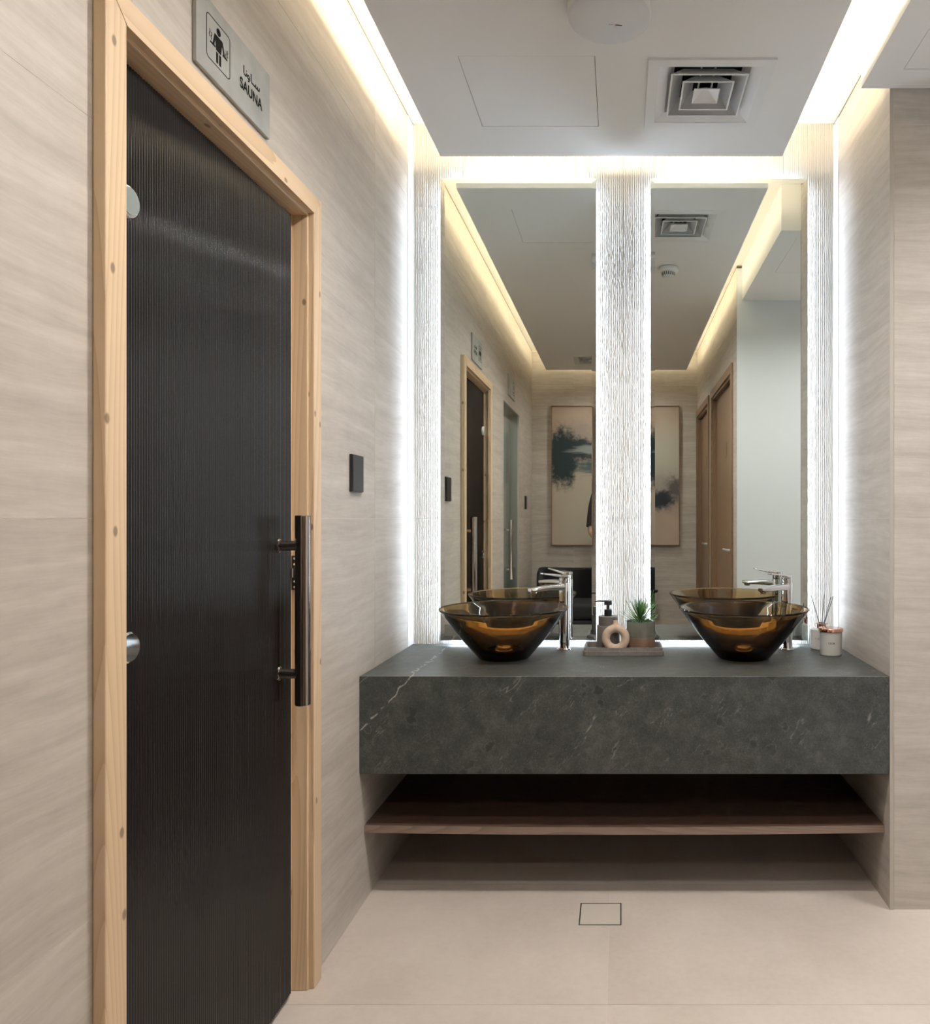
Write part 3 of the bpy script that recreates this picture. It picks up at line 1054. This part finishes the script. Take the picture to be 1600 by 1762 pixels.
# ------------------------------------------------------------------ mirrors
def mirror(x0, x1, label):
    yf = 2.747
    z0, z1 = .7097, 2.4157
    cx = (x0 + x1) / 2
    t = tag(empty('wall_mirror', (cx, yf, z0)), label, 'mirror', 'backlit wall mirrors')
    hw, hh = (x1 - x0) / 2, z1 - z0
    b, dp = .017, .0017
    ring = lambda i, y: [(-hw + i, y, i), (hw - i, y, i), (hw - i, y, hh - i), (-hw + i, y, hh - i)]
    vs = ring(b, 0) + ring(0, dp) + ring(0, .005)
    fs = [(0, 1, 2, 3), (8, 11, 10, 9)]
    for k in range(4):
        j = (k + 1) % 4
        fs += [(k, k + 4, j + 4, j), (k + 4, k + 8, j + 8, j + 4)]
    MB().add(vs, fs).build('mirror_glass', M['mirror'], t)
    ins = .030
    bf = MB()
    for a, bb, c, d in cells(-hw + ins, hw - ins, ins, hh - ins, [(-hw + ins + .03, hw - ins - .03, ins + .03, hh - ins - .03)]):
        bf.box(a, bb, .0052, .0315, c, d)
    bf.build('back_frame', M['mirror_back'], t)
    i = .008
    e1, e2 = .019, .027
    for a, bb, c, d in ((-hw + i, -hw + i + .006, .03, hh - .03), (hw - i - .006, hw - i, .03, hh - .03)):
        MB().box(a, bb, e1, e2, c, d).build('led_strip', M['cool_led'], t)
    for c, d in ((i, i + .006), (hh - i - .006, hh - i)):
        MB().box(-hw + .03, hw - .03, e1, e2, c, d).build('led_strip', M['cool_led'], t)
    pl = MB()
    for a, bb, c, d in cells(-hw + i + .0065, hw - i - .0065, i + .0065, hh - i - .0065, [(-hw + i + .010, hw - i - .010, i + .010, hh - i - .010)]):
        pl.box(a, bb, .0052, .0310, c, d)
    pl.build('led_channel', M['white'], t)


mirror(-.663, -.086, 'tall backlit mirror behind the basin nearest the sauna door')
mirror(.1137, .695, 'tall backlit mirror behind the basin with the reed diffuser')


# ------------------------------------------------------------------ basins and taps
def basin(x, y, label):
    t = tag(empty('glass_basin', (x, y, .6916)), label, 'basin', 'amber glass basins')
    H_, Ro, Rb = .1705, .2160, .0870
    prof = [(0, .001), (.070, .0005), (.084, .0015), (Rb + .002, .006)]
    for k in range(1, 9):
        u = k / 8
        prof.append((Rb + .003 + (Ro - Rb - .006) * u + .004 * math.sin(PI * u), .008 + (H_ - .016) * u))
    prof += [(Ro + .0004, H_ - .004), (Ro - .0005, H_ - .0012), (Ro - .003, H_), (Ro - .0065, H_ - .001), (Ro - .0085, H_ - .004)]
    for k in range(7, -1, -1):
        u = k / 8
        prof.append((Rb - .010 + (Ro - Rb - .0005) * u * 1.0 + .004 * math.sin(PI * u), .030 + (H_ - .034) * u))
    prof += [(.060, .0235), (.034, .0215), (0, .021)]
    MB().lathe(prof, 96).build('bowl', M['amber'], t)
    dn = MB().lathe([(0, .0222), (.031, .0222), (.033, .0235), (.033, .027), (.031, .0285), (.024, .029)], 40).build('drain_ring', M['chrome'], t)
    MB().lathe([(0, .0295), (.0245, .0295), (.0265, .0315), (.0255, .0355), (.018, .038), (0, .039)], 40).build('drain_cap', M['chrome'], dn)
    return t


def tap(x, y, ang, label):
    """tall single-lever mixer; local -y is the spout direction"""
    t = tag(empty('basin_tap', (x, y, .6916), ang), label, 'tap', 'chrome basin taps')
    sharp(MB().lathe([(0, 0), (.0262, 0), (.0268, .0012), (.0262, .003), (.0222, .0045), (.0205, .009), (.0198, .030), (.0200, .200), (.0206, .236), (.0200, .2385), (0, .2385)], 48).build('body', M['chrome'], t))
    # flat tapering spout
    sec = []
    L = .150
    for k in range(13):
        u = k / 12
        yy = -.006 - u * (L - .006)
        hw = .0185 - .0030 * u
        top = .2345 - .008 * u + .003 * math.sin(u * PI)
        th = .0230 - .0070 * u
        if u > .9:
            hw *= (1 - ((u - .9) / .1) ** 2 * .35)
            th *= (1 - ((u - .9) / .1) ** 2 * .30)
        sec.append((yy, hw, top, th))
    vs, fs = [], []
    ns = 16
    for yy, hw, top, th in sec:
        for q in range(ns):
            a = 2 * PI * q / ns
            ca, sa = math.cos(a), math.sin(a)
            e_ = .45
            vs.append((hw * abs(ca) ** e_ * (1 if ca > 0 else -1), yy, top - th / 2 + th / 2 * abs(sa) ** e_ * (1 if sa > 0 else -1)))
    for k in range(12):
        for q in range(ns):
            j = (q + 1) % ns
            fs.append((k * ns + q, k * ns + j, (k + 1) * ns + j, (k + 1) * ns + q))
    fs += [tuple(range(ns)), tuple(reversed(range(12 * ns, 13 * ns)))]
    sp = MB().add(vs, fs).build('spout', M['chrome'], t)
    sharp(sp, 40)
    sharp(MB().lathe([(0, 0), (.010, 0), (.0112, .002), (.0112, .010), (0, .010)], 24, (0, -.133, .2065)).build('aerator', M['chrome'], sp))
    ca = sharp(MB().lathe([(0, .2390), (.0188, .2390), (.0192, .2400), (.0192, .2540), (.0180, .2555), (0, .2555)], 40).build('cartridge', M['chrome'], t))
    # lever: rounded cap running into a flat tongue that rises forward
    lv = MB()
    pts = []
    for q in range(17):
        a = PI * q / 16
        pts.append((.0200 * math.cos(a), .0200 * math.sin(a)))
    pts += [(-.0195, -.030), (-.0150, -.060), (-.0115, -.094), (-.0085, -.099), (.0085, -.099), (.0115, -.094), (.0150, -.060), (.0195, -.030)]
    rise = lambda p: .012 * max(0.0, (-p[1] - .01) / .09) ** 1.0
    lv.prism(pts, lambda p: (p[0], p[1], .2560 + rise(p) + (.0045 if p[1] < -.02 else 0)), lambda p: (p[0], p[1], .2660 + rise(p)))
    lv = lv.build('lever', M['chrome'], t)
    bv = lv.modifiers.new('soft_edges', 'BEVEL')
    bv.width = .0012
    bv.segments = 2
    return t


basin(-.3884, 2.505, 'conical amber glass basin nearest the sauna door')
basin(.4168, 2.505, 'conical amber glass basin beside the candle jar and reed diffuser')
tap(-.198, 2.670, -R(49), 'tall chrome lever tap beside the soap dispenser tray')
tap(.5998, 2.670, -R(49), 'tall chrome lever tap close to the reed diffuser')

# ------------------------------------------------------------------ tray and what stands on it
ZC = .6916
n = N('ribbed_taupe').set(Roughness=0.6)
v = n.coords((1, 1, 1), False)
wv = n.node('ShaderNodeTexWave', wave_type='BANDS', bands_direction='X')
wv.inputs['Scale'].default_value = 95.0
n.link(v, wv.inputs['Vector'])
n.color(n.ramp(n.noise(v, 40.0, 3), [(0.3, (0.150, 0.135, 0.120)), (0.7, (0.195, 0.178, 0.160))]))
n.bump(wv.outputs['Fac'], 0.6, 0.0012)
M['tray'] = n.m
M['taupe'] = plain('matt_taupe', (0.120, 0.108, 0.096), 0.6)


def rr_ring(hx, hy, r, z, n=5):
    out = []
    for sx, sy, a0 in ((1, 1, 0), (-1, 1, 90), (-1, -1, 180), (1, -1, 270)):
        for k in range(n + 1):
            a = R(a0 + 90 * k / n)
            out.append((sx * (hx - r) + r * math.cos(a), sy * (hy - r) + r * math.sin(a), z))
    return out


tr_ = tag(empty('tray', (.0127, 2.6040, ZC)), 'small stepped rectangular taupe tray with ribbed sides on the counter', 'tray')
rings = [(.1370, .0705, .010, 0), (.1378, .0713, .010, .001), (.1378, .0713, .010, .0155), (.1368, .0703, .009, .0165), (.1345, .0680, .008, .0168),
         (.1340, .0675, .008, .0262), (.1330, .0665, .008, .0268), (.1285, .0620, .006, .0268), (.1275, .0615, .006, .0255), (.1265, .0608, .005, .0075)]
vs, fs = [], []
m_ = 24
for hx2, hy2, r2, z2 in rings:
    vs += rr_ring(hx2, hy2, r2, z2)
for k in range(len(rings) - 1):
    for q in range(m_):
        j = (q + 1) % m_
        fs.append((k * m_ + q, k * m_ + j, (k + 1) * m_ + j, (k + 1) * m_ + q))
fs += [tuple(reversed(range(m_))), tuple(range((len(rings) - 1) * m_, len(rings) * m_))]
MB().add(vs, fs).build('body', M['tray'], tr_)
ZT = ZC + .0078

sd = tag(empty('soap_dispenser', (-.0400, 2.607, ZT)), 'taupe two-tier soap dispenser with a black pump on the tray', 'soap dispenser')
sharp(MB().lathe([(0, 0), (.038, 0), (.0395, .002), (.0395, .086), (.0385, .0875), (.0348, .0880), (.0346, .118), (.0335, .1195), (0, .1195)], 48).build('body', M['taupe'], sd))
pm = sharp(MB().lathe([(0, .1197), (.0140, .1197), (.0142, .1210), (.0142, .1415), (.0130, .1425), (.0045, .1428), (.0045, .1575), (.0120, .1580), (.0138, .1590), (.0138, .1720), (.0128, .1732), (0, .1732)], 32).build('pump', M['black'], sd))
MB().tube([(0, 0, .1705), (-.030, -.004, .1715), (-.0450, -.006, .1708), (-.0472, -.006, .1690)], [.0042, .0032, .0026, .0022], 12).build('nozzle', M['black'], pm)

dv = tag(empty('donut_vase', (-.0135, 2.5600, ZT)), 'beige ring-shaped ceramic vase with a hole in the middle', 'vase')
MA, MI = .0340, .0142
vs, fs = [], []
nu, nv = 56, 20
for i in range(nu):
    a = 2 * PI * i / nu
    for j in range(nv):
        b = 2 * PI * j / nv
        rr = MA + MI * math.cos(b)
        x, z = rr * math.sin(a), rr * math.cos(a)
        # the neck: the top of the ring is drawn up
        if z > .030 and abs(x) < .016:
            z += .0050 * math.exp(-(x / .0085) ** 2) * (z - .030) / .018
        vs.append((x, MI * 1.05 * math.sin(b), z + MA + MI))
for i in range(nu):
    for j in range(nv):
        fs.append((i * nv + j, ((i + 1) % nu) * nv + j, ((i + 1) % nu) * nv + (j + 1) % nv, i * nv + (j + 1) % nv))
top = 2 * (MA + MI)
dvb = MB().add(vs, fs, True)
dvb.lathe([(.0125, top - .006), (.0102, top + .001), (.0086, top + .006), (.0084, top + .0095), (.0090, top + .0115), (.0083, top + .0122), (.0066, top + .0116), (.0062, top + .002)], 28)
n = N('bisque_ceramic').set(Roughness=0.75)
v = n.coords((1, 1, 1), False)
n.color(n.ramp(n.noise(v, 90, 3), [(.3, (.47, .35, .26)), (.7, (.54, .41, .31))]))
dvb.build('body', n.m, dv)

pp = tag(empty('potted_plant', (.0725, 2.6125, ZT)), 'spiky green plant in a two-tone glazed pot on the tray', 'plant')
n = N('two_tone_glaze').set(Roughness=0.16)
v = n.coords((1, 1, 1), False)
sx_ = n.node('ShaderNodeSeparateXYZ')
n.link(v, sx_.inputs[0])
hgt = n.math('ADD', sx_.outputs[2], n.math('MULTIPLY', n.noise(v, 30.0, 3), 0.010))
mxx = n.mapr(hgt, .044, .060)
lowc = n.ramp(n.noise(v, 25.0, 4), [(.3, (.13, .075, .048)), (.7, (.20, .115, .075))])
upc = n.ramp(n.noise(v, 18.0, 4), [(.3, (.105, .105, .088)), (.7, (.165, .165, .14))])
n.color(n.mix(mxx, lowc, upc))
n.link(n.mapr(hgt, .044, .060, .55, .12), n.b.inputs['Roughness'])
sharp(MB().lathe([(0, 0), (.0490, 0), (.0515, .003), (.0518, .098), (.0508, .1010), (.0490, .1014), (.0478, .099), (.0470, .082), (0, .082)], 56).build('pot', n.m, pp))
MB().lathe([(0, .0850), (.030, .0845), (.0468, .0835)], 32).build('soil', plain('soil', (.02, .014, .010), .9), pp)
greens = [plain('leaf_green', (.075, .19, .04), .45), plain('leaf_dark', (.030, .095, .028), .45), plain('leaf_light', (.16, .30, .06), .45)]
for k in range(96):
    u = k / 96
    az = k * 2.39996
    el = R(86 - 76 * u ** .8 + random.uniform(-7, 7))
    L = .062 + .006 * (1 - u) + random.uniform(-.008, .010)
    if el > R(60):
        L *= 1.02
    wdt = .0040
    base = Vector((.006 * math.cos(az), .006 * math.sin(az), .090 + .034 * (1 - u)))
    d_ = Vector((math.cos(az) * math.cos(el), math.sin(az) * math.cos(el), math.sin(el)))
    side = Vector((-math.sin(az), math.cos(az), 0))
    nrm = side.cross(d_)
    vs, fs = [], []
    for q in range(5):
        s_ = q / 4
        c_ = base + d_ * (L * s_) + Vector((0, 0, .012 * s_ * s_ * (1 if el < R(55) else -.2)))
        wq = wdt * (0.65 + .5 * s_) * (1 - s_ ** 3) + .0002
        vs += [c_ - side * wq / 2 + nrm * .0006, c_ - nrm * .0004, c_ + side * wq / 2 + nrm * .0006]
    for q in range(4):
        a = 3 * q
        fs += [(a, a + 1, a + 4, a + 3), (a + 1, a + 2, a + 5, a + 4)]
    MB().add(vs, fs, True).build('leaf', greens[(k * 7) % 3], pp, fix=False)

# ------------------------------------------------------------------ candle and reed diffuser


def wrap_text(body, size, offset, r, ang0, zc):
    tv, tf = text_mesh(body, size, offset)
    mid = (min(p.x for p in tv) + max(p.x for p in tv)) / 2
    mb = MB()
    return mb.add([(r * math.cos(ang0 + (p.x - mid) / r), r * math.sin(ang0 + (p.x - mid) / r), zc + p.y) for p in tv], tf)


M['jar'] = plain('frosted_white_glass', (.60, .585, .555), .32)
M['print'] = plain('grey_lettering', (.10, .10, .10), .5)
cj = tag(empty('candle_jar', (.727, 2.560, ZC)), 'white candle jar with a rose-copper lid in the counter corner', 'candle')
sharp(MB().lathe([(0, 0), (.0345, 0), (.0362, .002), (.0366, .006), (.0377, .0805), (0, .0805)], 56).build('jar', M['jar'], cj))
sharp(MB().lathe([(0, .0808), (.0405, .0808), (.0413, .0818), (.0413, .0905), (.0400, .0925), (.030, .0932), (0, .0932)], 56).build('lid', M['copper'], cj))
wrap_text('OOR', .0100, .0002, .0376, R(-101), .0405).build('lettering', M['print'], cj, fix=False)
dd = tag(empty('reed_diffuser', (.7294, 2.686, ZC)), 'white reed diffuser with copper collar and black sticks behind the candle', 'reed diffuser')
sharp(MB().lathe([(0, 0), (.0385, 0), (.0400, .002), (.0405, .0655), (.0392, .0695), (.034, .0708), (0, .0708)], 56).build('bottle', M['jar'], dd))
sharp(MB().lathe([(.0158, .0710), (.0165, .0720), (.0162, .0880), (.0225, .0890), (.0228, .0908), (.0160, .0915), (.0120, .0912), (.0115, .0720)], 40).build('collar', M['copper'], dd))
wrap_text('OOR', .0098, .0002, .0408, R(-108), .0360).build('lettering', M['print'], dd, fix=False)
mk = MB()
mk.add([(.0408 * math.cos(R(-136) + a[0] / .0408), .0408 * math.sin(R(-136) + a[0] / .0408), .0400 + a[1]) for a in arc(0, 0, .0032, 0, 360, 16)[:-1]], [tuple(range(16))])
mk.build('glare_dot', plain('painted_glare', (.85, .83, .78), .25, .4), dd, fix=False)  # pale dot painted as the glare beside the lettering
for tx_, ty_, tz_ in ((-.036, .004, .190), (.008, -.004, .194), (.040, -.006, .188), (.035, .006, .184)):
    u = Vector((tx_ * .10, ty_ * .1, .0735))
    MB().tube([u, (tx_, ty_, tz_)], .0013, 8).build('reed', M['black'], dd)

# ------------------------------------------------------------------ painting on the rear wall
n = N('abstract_canvas').set(Roughness=0.7)
tc = n.node('ShaderNodeTexCoord')
sp = n.node('ShaderNodeSeparateXYZ')
n.link(tc.outputs['Object'], sp.inputs[0])
u_ = n.math('DIVIDE', n.math('ADD', sp.outputs[0], .563), 1.126)
v_ = n.math('SUBTRACT', 1.0, n.math('DIVIDE', sp.outputs[2], 1.226))
co = tc.outputs['Object']
n1 = n.noise(co, 3.5, 6, .6)
n2 = n.noise(co, 11.0, 8, .75)
n3 = n.node('ShaderNodeMapping')
n3.inputs['Scale'].default_value = (2.0, 2.0, 16.0)
n.link(co, n3.inputs['Vector'])
n3 = n.noise(n3.outputs[0], 3.0, 4, .6)


def blot(cu, cv, ru, rv, edge=.35, wob=.9, src=None):
    du = n.math('DIVIDE', n.math('SUBTRACT', u_, cu), ru)
    dv_ = n.math('DIVIDE', n.math('SUBTRACT', v_, cv), rv)
    d_ = n.math('SQRT', n.math('ADD', n.math('MULTIPLY', du, du), n.math('MULTIPLY', dv_, dv_)))
    d_ = n.math('ADD', d_, n.math('MULTIPLY', n.math('SUBTRACT', src or n2, .5), wob * 2))
    return n.mapr(d_, 1.0 - edge, 1.0 + edge, 1.0, 0.0)


col = n.ramp(n1, [(.3, (.40, .305, .235)), (.7, (.47, .36, .28))])
col = n.mix(n.math('MULTIPLY', blot(.30, .80, .30, .35, .7, .3, n1), .7), col, (.46, .435, .355))
col = n.mix(n.math('MULTIPLY', blot(.90, .38, .22, .22, .7, .3, n1), .8), col, (.41, .41, .34))
col = n.mix(n.math('MULTIPLY', blot(.22, .27, .30, .14, .5, .8), .55), col, (.20, .17, .17))
col = n.mix(blot(.30, .315, .28, .085, .3, 1.2), col, (.018, .026, .030))
col = n.mix(blot(.085, .375, .125, .20, .3, 1.0), col, (.012, .026, .030))
col = n.mix(n.math('MULTIPLY', blot(.36, .315, .20, .030, .4, .9, n3), .85), col, (.27, .30, .29))
col = n.mix(n.math('MULTIPLY', blot(.40, .44, .20, .055, .4, .8, n3), .85), col, (.025, .075, .085))
col = n.mix(n.math('MULTIPLY', blot(.90, .63, .16, .13, .6, .9), .6), col, (.22, .19, .19))
col = n.mix(blot(.85, .67, .10, .070, .4, 1.3), col, (.018, .022, .032))
col = n.mix(n.math('MULTIPLY', blot(.96, .59, .055, .08, .5, 1.4), .8), col, (.05, .045, .05))
n.color(col)
pt = tag(empty('painting', (-.037, YREAR + .001, .923)), 'large abstract pink and black canvas in a thin frame on the rear wall', 'painting')
MB().box(-.557, .557, .004, .022, .006, 1.220).build('canvas', n.m, pt)
for a, b, c, d in ((-.563, -.558, 0, 1.226), (.558, .563, 0, 1.226), (-.558, .558, 0, .005), (-.558, .558, 1.221, 1.226)):
    MB().box(a, b, 0, .030, c, d).build('frame_bar', plain('thin_oak_frame', (.26, .17, .11), .5), pt)

# ------------------------------------------------------------------ armchair and side table by the rear wall
M['velvet'] = plain('black_fabric', (.010, .010, .013), .75)
ch = tag(empty('armchair', (-.315, -.715, 0)), 'low black armchair with a curved back under the painting', 'armchair')
bkm = MB()
na, nz = 28, 8
vs, fs = [], []
W_, Dp = .315, .285
for j in range(nz + 1):
    for i in range(na + 1):
        s_ = i / na
        a = R(200 - 220 * s_)
        ex = .62
        ca, sa = math.cos(a), math.sin(a)
        x = W_ * abs(ca) ** ex * (1 if ca > 0 else -1)
        y = -Dp * abs(sa) ** ex * (1 if sa > 0 else -1)
        zt = .728 + .020 * abs(ca) ** 2 - (.14 * max(0, (y - .02) / .15) ** 1.3 if y > .02 else 0)
        z = .20 + (zt - .20) * j / nz
        vs.append((x, y, z))
for j in range(nz):
    for i in range(na):
        fs.append((j * (na + 1) + i, j * (na + 1) + i + 1, (j + 1) * (na + 1) + i + 1, (j + 1) * (na + 1) + i))
bk_ = MB().add(vs, fs, True).build('backrest', M['velvet'], ch)
so = bk_.modifiers.new('padding', 'SOLIDIFY')
so.thickness = .055
so.offset = 1
bv = bk_.modifiers.new('round', 'BEVEL')
bv.width = .018
bv.segments = 3
sc_ = MB().bbox(-.262, .262, -.235, .262, .345, .475, .035, 4).build('seat_cushion', M['velvet'], ch)
sharp(sc_, 60)
MB().bbox(-.27, .27, -.24, .255, .205, .343, .02, 3).build('seat_base', M['velvet'], ch)
for sx in (-1, 1):
    for sy in (-.20, .215):
        MB().tube([(sx * .215, sy, .206), (sx * .235, sy * 1.05, .0)], [.017, .011], 14).build('leg', M['black'], ch)
tb = tag(empty('side_table', (.205, -.800, 0)), 'small round dark side table next to the armchair', 'side table')
sharp(MB().lathe([(0, .536), (.116, .536), (.120, .540), (.120, .553), (.117, .557), (0, .557)], 48).build('table_top', M['black'], tb))
MB().tube([(0, 0, .012), (0, 0, .536)], .014, 16).build('stem', M['black'], tb)
MB().lathe([(0, 0), (.085, 0), (.085, .008), (.02, .014), (0, .014)], 40).build('base', M['black'], tb)

# ------------------------------------------------------------------ photographer (behind the camera, an arm shows in the mirror)


def skin_mesh(joints, bones, root, sub=2):
    """joints: name -> ((x,y,z), radius or (rx,ry)); returns evaluated verts, faces"""
    names = list(joints)
    me = bpy.data.meshes.new('sk')
    me.from_pydata([joints[k][0] for k in names], [(names.index(a), names.index(b)) for a, b in bones], [])
    o = bpy.data.objects.new('sk', me)
    C.objects.link(o)
    o.modifiers.new('skin', 'SKIN')
    for i, k in enumerate(names):
        r = joints[k][1]
        sv = me.skin_vertices[0].data[i]
        sv.radius = (r, r) if not isinstance(r, tuple) else r
        sv.use_root = (k == root)
    s = o.modifiers.new('sub', 'SUBSURF')
    s.levels = s.render_levels = sub
    bpy.context.view_layer.update()
    ev = bpy.data.meshes.new_from_object(o.evaluated_get(bpy.context.evaluated_depsgraph_get()))
    vs = [tuple(v.co) for v in ev.vertices]
    fs = [tuple(p.vertices) for p in ev.polygons]
    bpy.data.objects.remove(o)
    bpy.data.meshes.remove(ev)
    bpy.data.meshes.remove(me)
    return vs, fs


# local frame: figure stands at the empty, faces +y
J = {'pelvis': ((0, 0, .93), (.125, .095)), 'waist': ((0, .005, 1.06), (.120, .088)), 'chest': ((0, .0, 1.26), (.140, .100)),
     'neckb': ((0, -.005, 1.42), (.070, .062)), 'neck': ((0, .005, 1.49), .052), 'skull': ((0, .02, 1.55), .055)}
B = [('pelvis', 'waist'), ('waist', 'chest'), ('chest', 'neckb'), ('neckb', 'neck'), ('neck', 'skull')]
for s, nm in ((-1, 'a'), (1, 'b')):
    e_in = -.075 if s > 0 else 0.0
    J.update({nm + 'sh': ((s * .155, -.005, 1.375), .054), nm + 'up': ((s * .195 + e_in * .6, .0 , 1.24), .047), nm + 'el': ((s * .222 + e_in, .02, 1.045), .038),
              nm + 'fo': ((s * .170 + e_in * .6, .10, 1.02), .036), nm + 'wr': ((s * .085, .185, 1.045), .025), nm + 'pa': ((s * .060, .215, 1.060), (.020, .034)),
              nm + 'hip': ((s * .090, 0, .87), .083), nm + 'kn': ((s * .100, .01, .48), .056), nm + 'ca': ((s * .102, -.012, .34), .054),
              nm + 'an': ((s * .105, -.02, .085), .037), nm + 'to': ((s * .118, .10, .040), .034)})
    B += [('neckb', nm + 'sh'), (nm + 'sh', nm + 'up'), (nm + 'up', nm + 'el'), (nm + 'el', nm + 'fo'), (nm + 'fo', nm + 'wr'), (nm + 'wr', nm + 'pa'),
          ('pelvis', nm + 'hip'), (nm + 'hip', nm + 'kn'), (nm + 'kn', nm + 'ca'), (nm + 'ca', nm + 'an'), (nm + 'an', nm + 'to')]
    px = s * .055
    for f, (dx, dz, ln) in enumerate(((.004, .026, .062), (.002, .009, .070), (.0, -.008, .066), (-.001, -.024, .052))):
        b0 = Vector((px, .225, 1.062 + dz))
        J[nm + 'f%da' % f] = (tuple(b0), .0088)
        J[nm + 'f%db' % f] = (tuple(b0 + Vector((-s * ln * .25, ln * .42, .004))), .0082)
        J[nm + 'f%dc' % f] = (tuple(b0 + Vector((-s * ln * .70, ln * .52, .002))), .0070)
        B += [(nm + 'pa', nm + 'f%da' % f), (nm + 'f%da' % f, nm + 'f%db' % f), (nm + 'f%db' % f, nm + 'f%dc' % f)]
    J[nm + 'ta'] = ((s * .062, .205, 1.095), .0100)
    J[nm + 'tb'] = ((s * .045, .232, 1.118), .0085)
    B += [(nm + 'pa', nm + 'ta'), (nm + 'ta', nm + 'tb')]
pv, pf = skin_mesh(J, B, 'pelvis')
body = MB().add(pv, pf, True)
# head with face
bm = bmesh.new()
bmesh.ops.create_uvsphere(bm, u_segments=40, v_segments=28, radius=1.0)
hc = Vector((0, .02, 1.625))
for vtx in bm.verts:
    x, y, z = vtx.co
    fx, fy, fz = .074, .094, .116
    wj = 1.0 - .26 * max(0, -z) ** 1.4
    X_, Y_, Z_ = x * fx * wj, y * fy * (1 - .10 * max(0, -z)), z * fz
    if y > 0:
        Y_ += .022 * math.exp(-((x / .17) ** 2) - ((z + .15) / .20) ** 2) * y          # nose
        Y_ += .006 * math.exp(-((x / .30) ** 2) - ((z + .48) / .08) ** 2) * y          # lips
        for s in (-1, 1):
            Y_ -= .011 * math.exp(-(((x - s * .40) / .20) ** 2) - ((z - .04) / .13) ** 2) * y   # eye sockets
        Y_ += .007 * math.exp(-((x / .25) ** 2) - ((z + .80) / .15) ** 2)               # chin
    vtx.co = Vector((X_, Y_, Z_)) + hc
body.bm(bm, True)
for s in (-1, 1):
    body.lathe([(0, .010), (.012, .009), (.018, .0), (.012, -.006), (0, -.004)], 14)
    k = len(body.v) - (3 * 14 + 2)
    for i in range(k, len(body.v)):
        x, y, z = body.v[i]
        body.v[i] = (hc.x + s * (.074 + z * .8), hc.y - .008 + x * .75, hc.z - .006 + y * 1.7)
SK = N('skin').set(Base_Color=(.42, .24, .165, 1), Roughness=.5)
pe = tag(empty('person', (.006, -.270, .006)), 'person in black t-shirt, arm just visible in the mirror beside the ribbed strip', 'person')
bdy = body.build('body', SK.m, pe)
for s in (-1, 1):
    ey = MB().lathe([(0, .0102), (.006, .0085), (.0095, .004), (.0102, 0), (.0095, -.004), (0, -.010)], 20, (0, 0, 0))
    ey.v = [(hc.x + s * .030 + x, hc.y + .0735 + z, hc.z + .006 + y) for x, y, z in ey.v]
    eo = ey.build('eye', plain('eye_white', (.7, .68, .65), .2), bdy)
    ir = MB()
    ir.add([(hc.x + s * .030 + a[0], hc.y + .0838, hc.z + .006 + a[1]) for a in arc(0, 0, .0046, 0, 360, 16)[:-1]], [tuple(range(16))])
    ir.build('iris', M['ink'], bdy, fix=False)
hr = bmesh.new()
bmesh.ops.create_uvsphere(hr, u_segments=36, v_segments=24, radius=1.0)
for vtx in list(hr.verts):
    x, y, z = vtx.co
    if z < (-.50 if y < -.15 else .05 + .55 * max(0, y + .15)):
        hr.verts.remove(vtx)
for vtx in hr.verts:
    x, y, z = vtx.co
    vtx.co = Vector((x * .081, y * .101, z * .126)) + hc
hb_ = MB().bm(hr, True).build('hair', plain('dark_hair', (.016, .012, .010), .6), bdy)
hs = hb_.modifiers.new('thick', 'SOLIDIFY')
hs.thickness = .008


def garment(name, keep, off, mat):
    """cloth: the chosen faces of the figure, pushed out along their normals"""
    me = bpy.data.meshes.new('g')
    me.from_pydata(pv, [], pf)
    b_ = bmesh.new()
    b_.from_mesh(me)
    bpy.data.meshes.remove(me)
    bmesh.ops.recalc_face_normals(b_, faces=b_.faces[:])
    b_.normal_update()
    bmesh.ops.delete(b_, geom=[f_ for f_ in b_.faces if not keep(f_.calc_center_median())], context='FACES')
    for v_ in b_.verts:
        v_.co = v_.co + v_.normal * off
    MB().bm(b_, True).build(name, mat, pe)


garment('t_shirt', lambda c: .90 < c.z < 1.435 and c.y < .125 and not (abs(c.x) > .145 and c.z < 1.095), .012, plain('black_cotton', (.012, .012, .014), .8))
garment('trousers', lambda c: .075 < c.z < .965 and c.y < .125 and abs(c.x) < .26, .008, plain('dark_denim', (.018, .020, .028), .8))
for s in (-1, 1):
    sv_, sf_ = skin_mesh({'h': ((s * .106, -.045, .034), (.048, .042)), 'm': ((s * .112, .040, .034), (.050, .042)), 'f': ((s * .117, .100, .031), (.052, .038)), 't': ((s * .122, .165, .028), (.042, .032))},
                         [('h', 'm'), ('m', 'f'), ('f', 't')], 'h')
    MB().add(sv_, sf_, True).build('shoe', M['black'], pe)
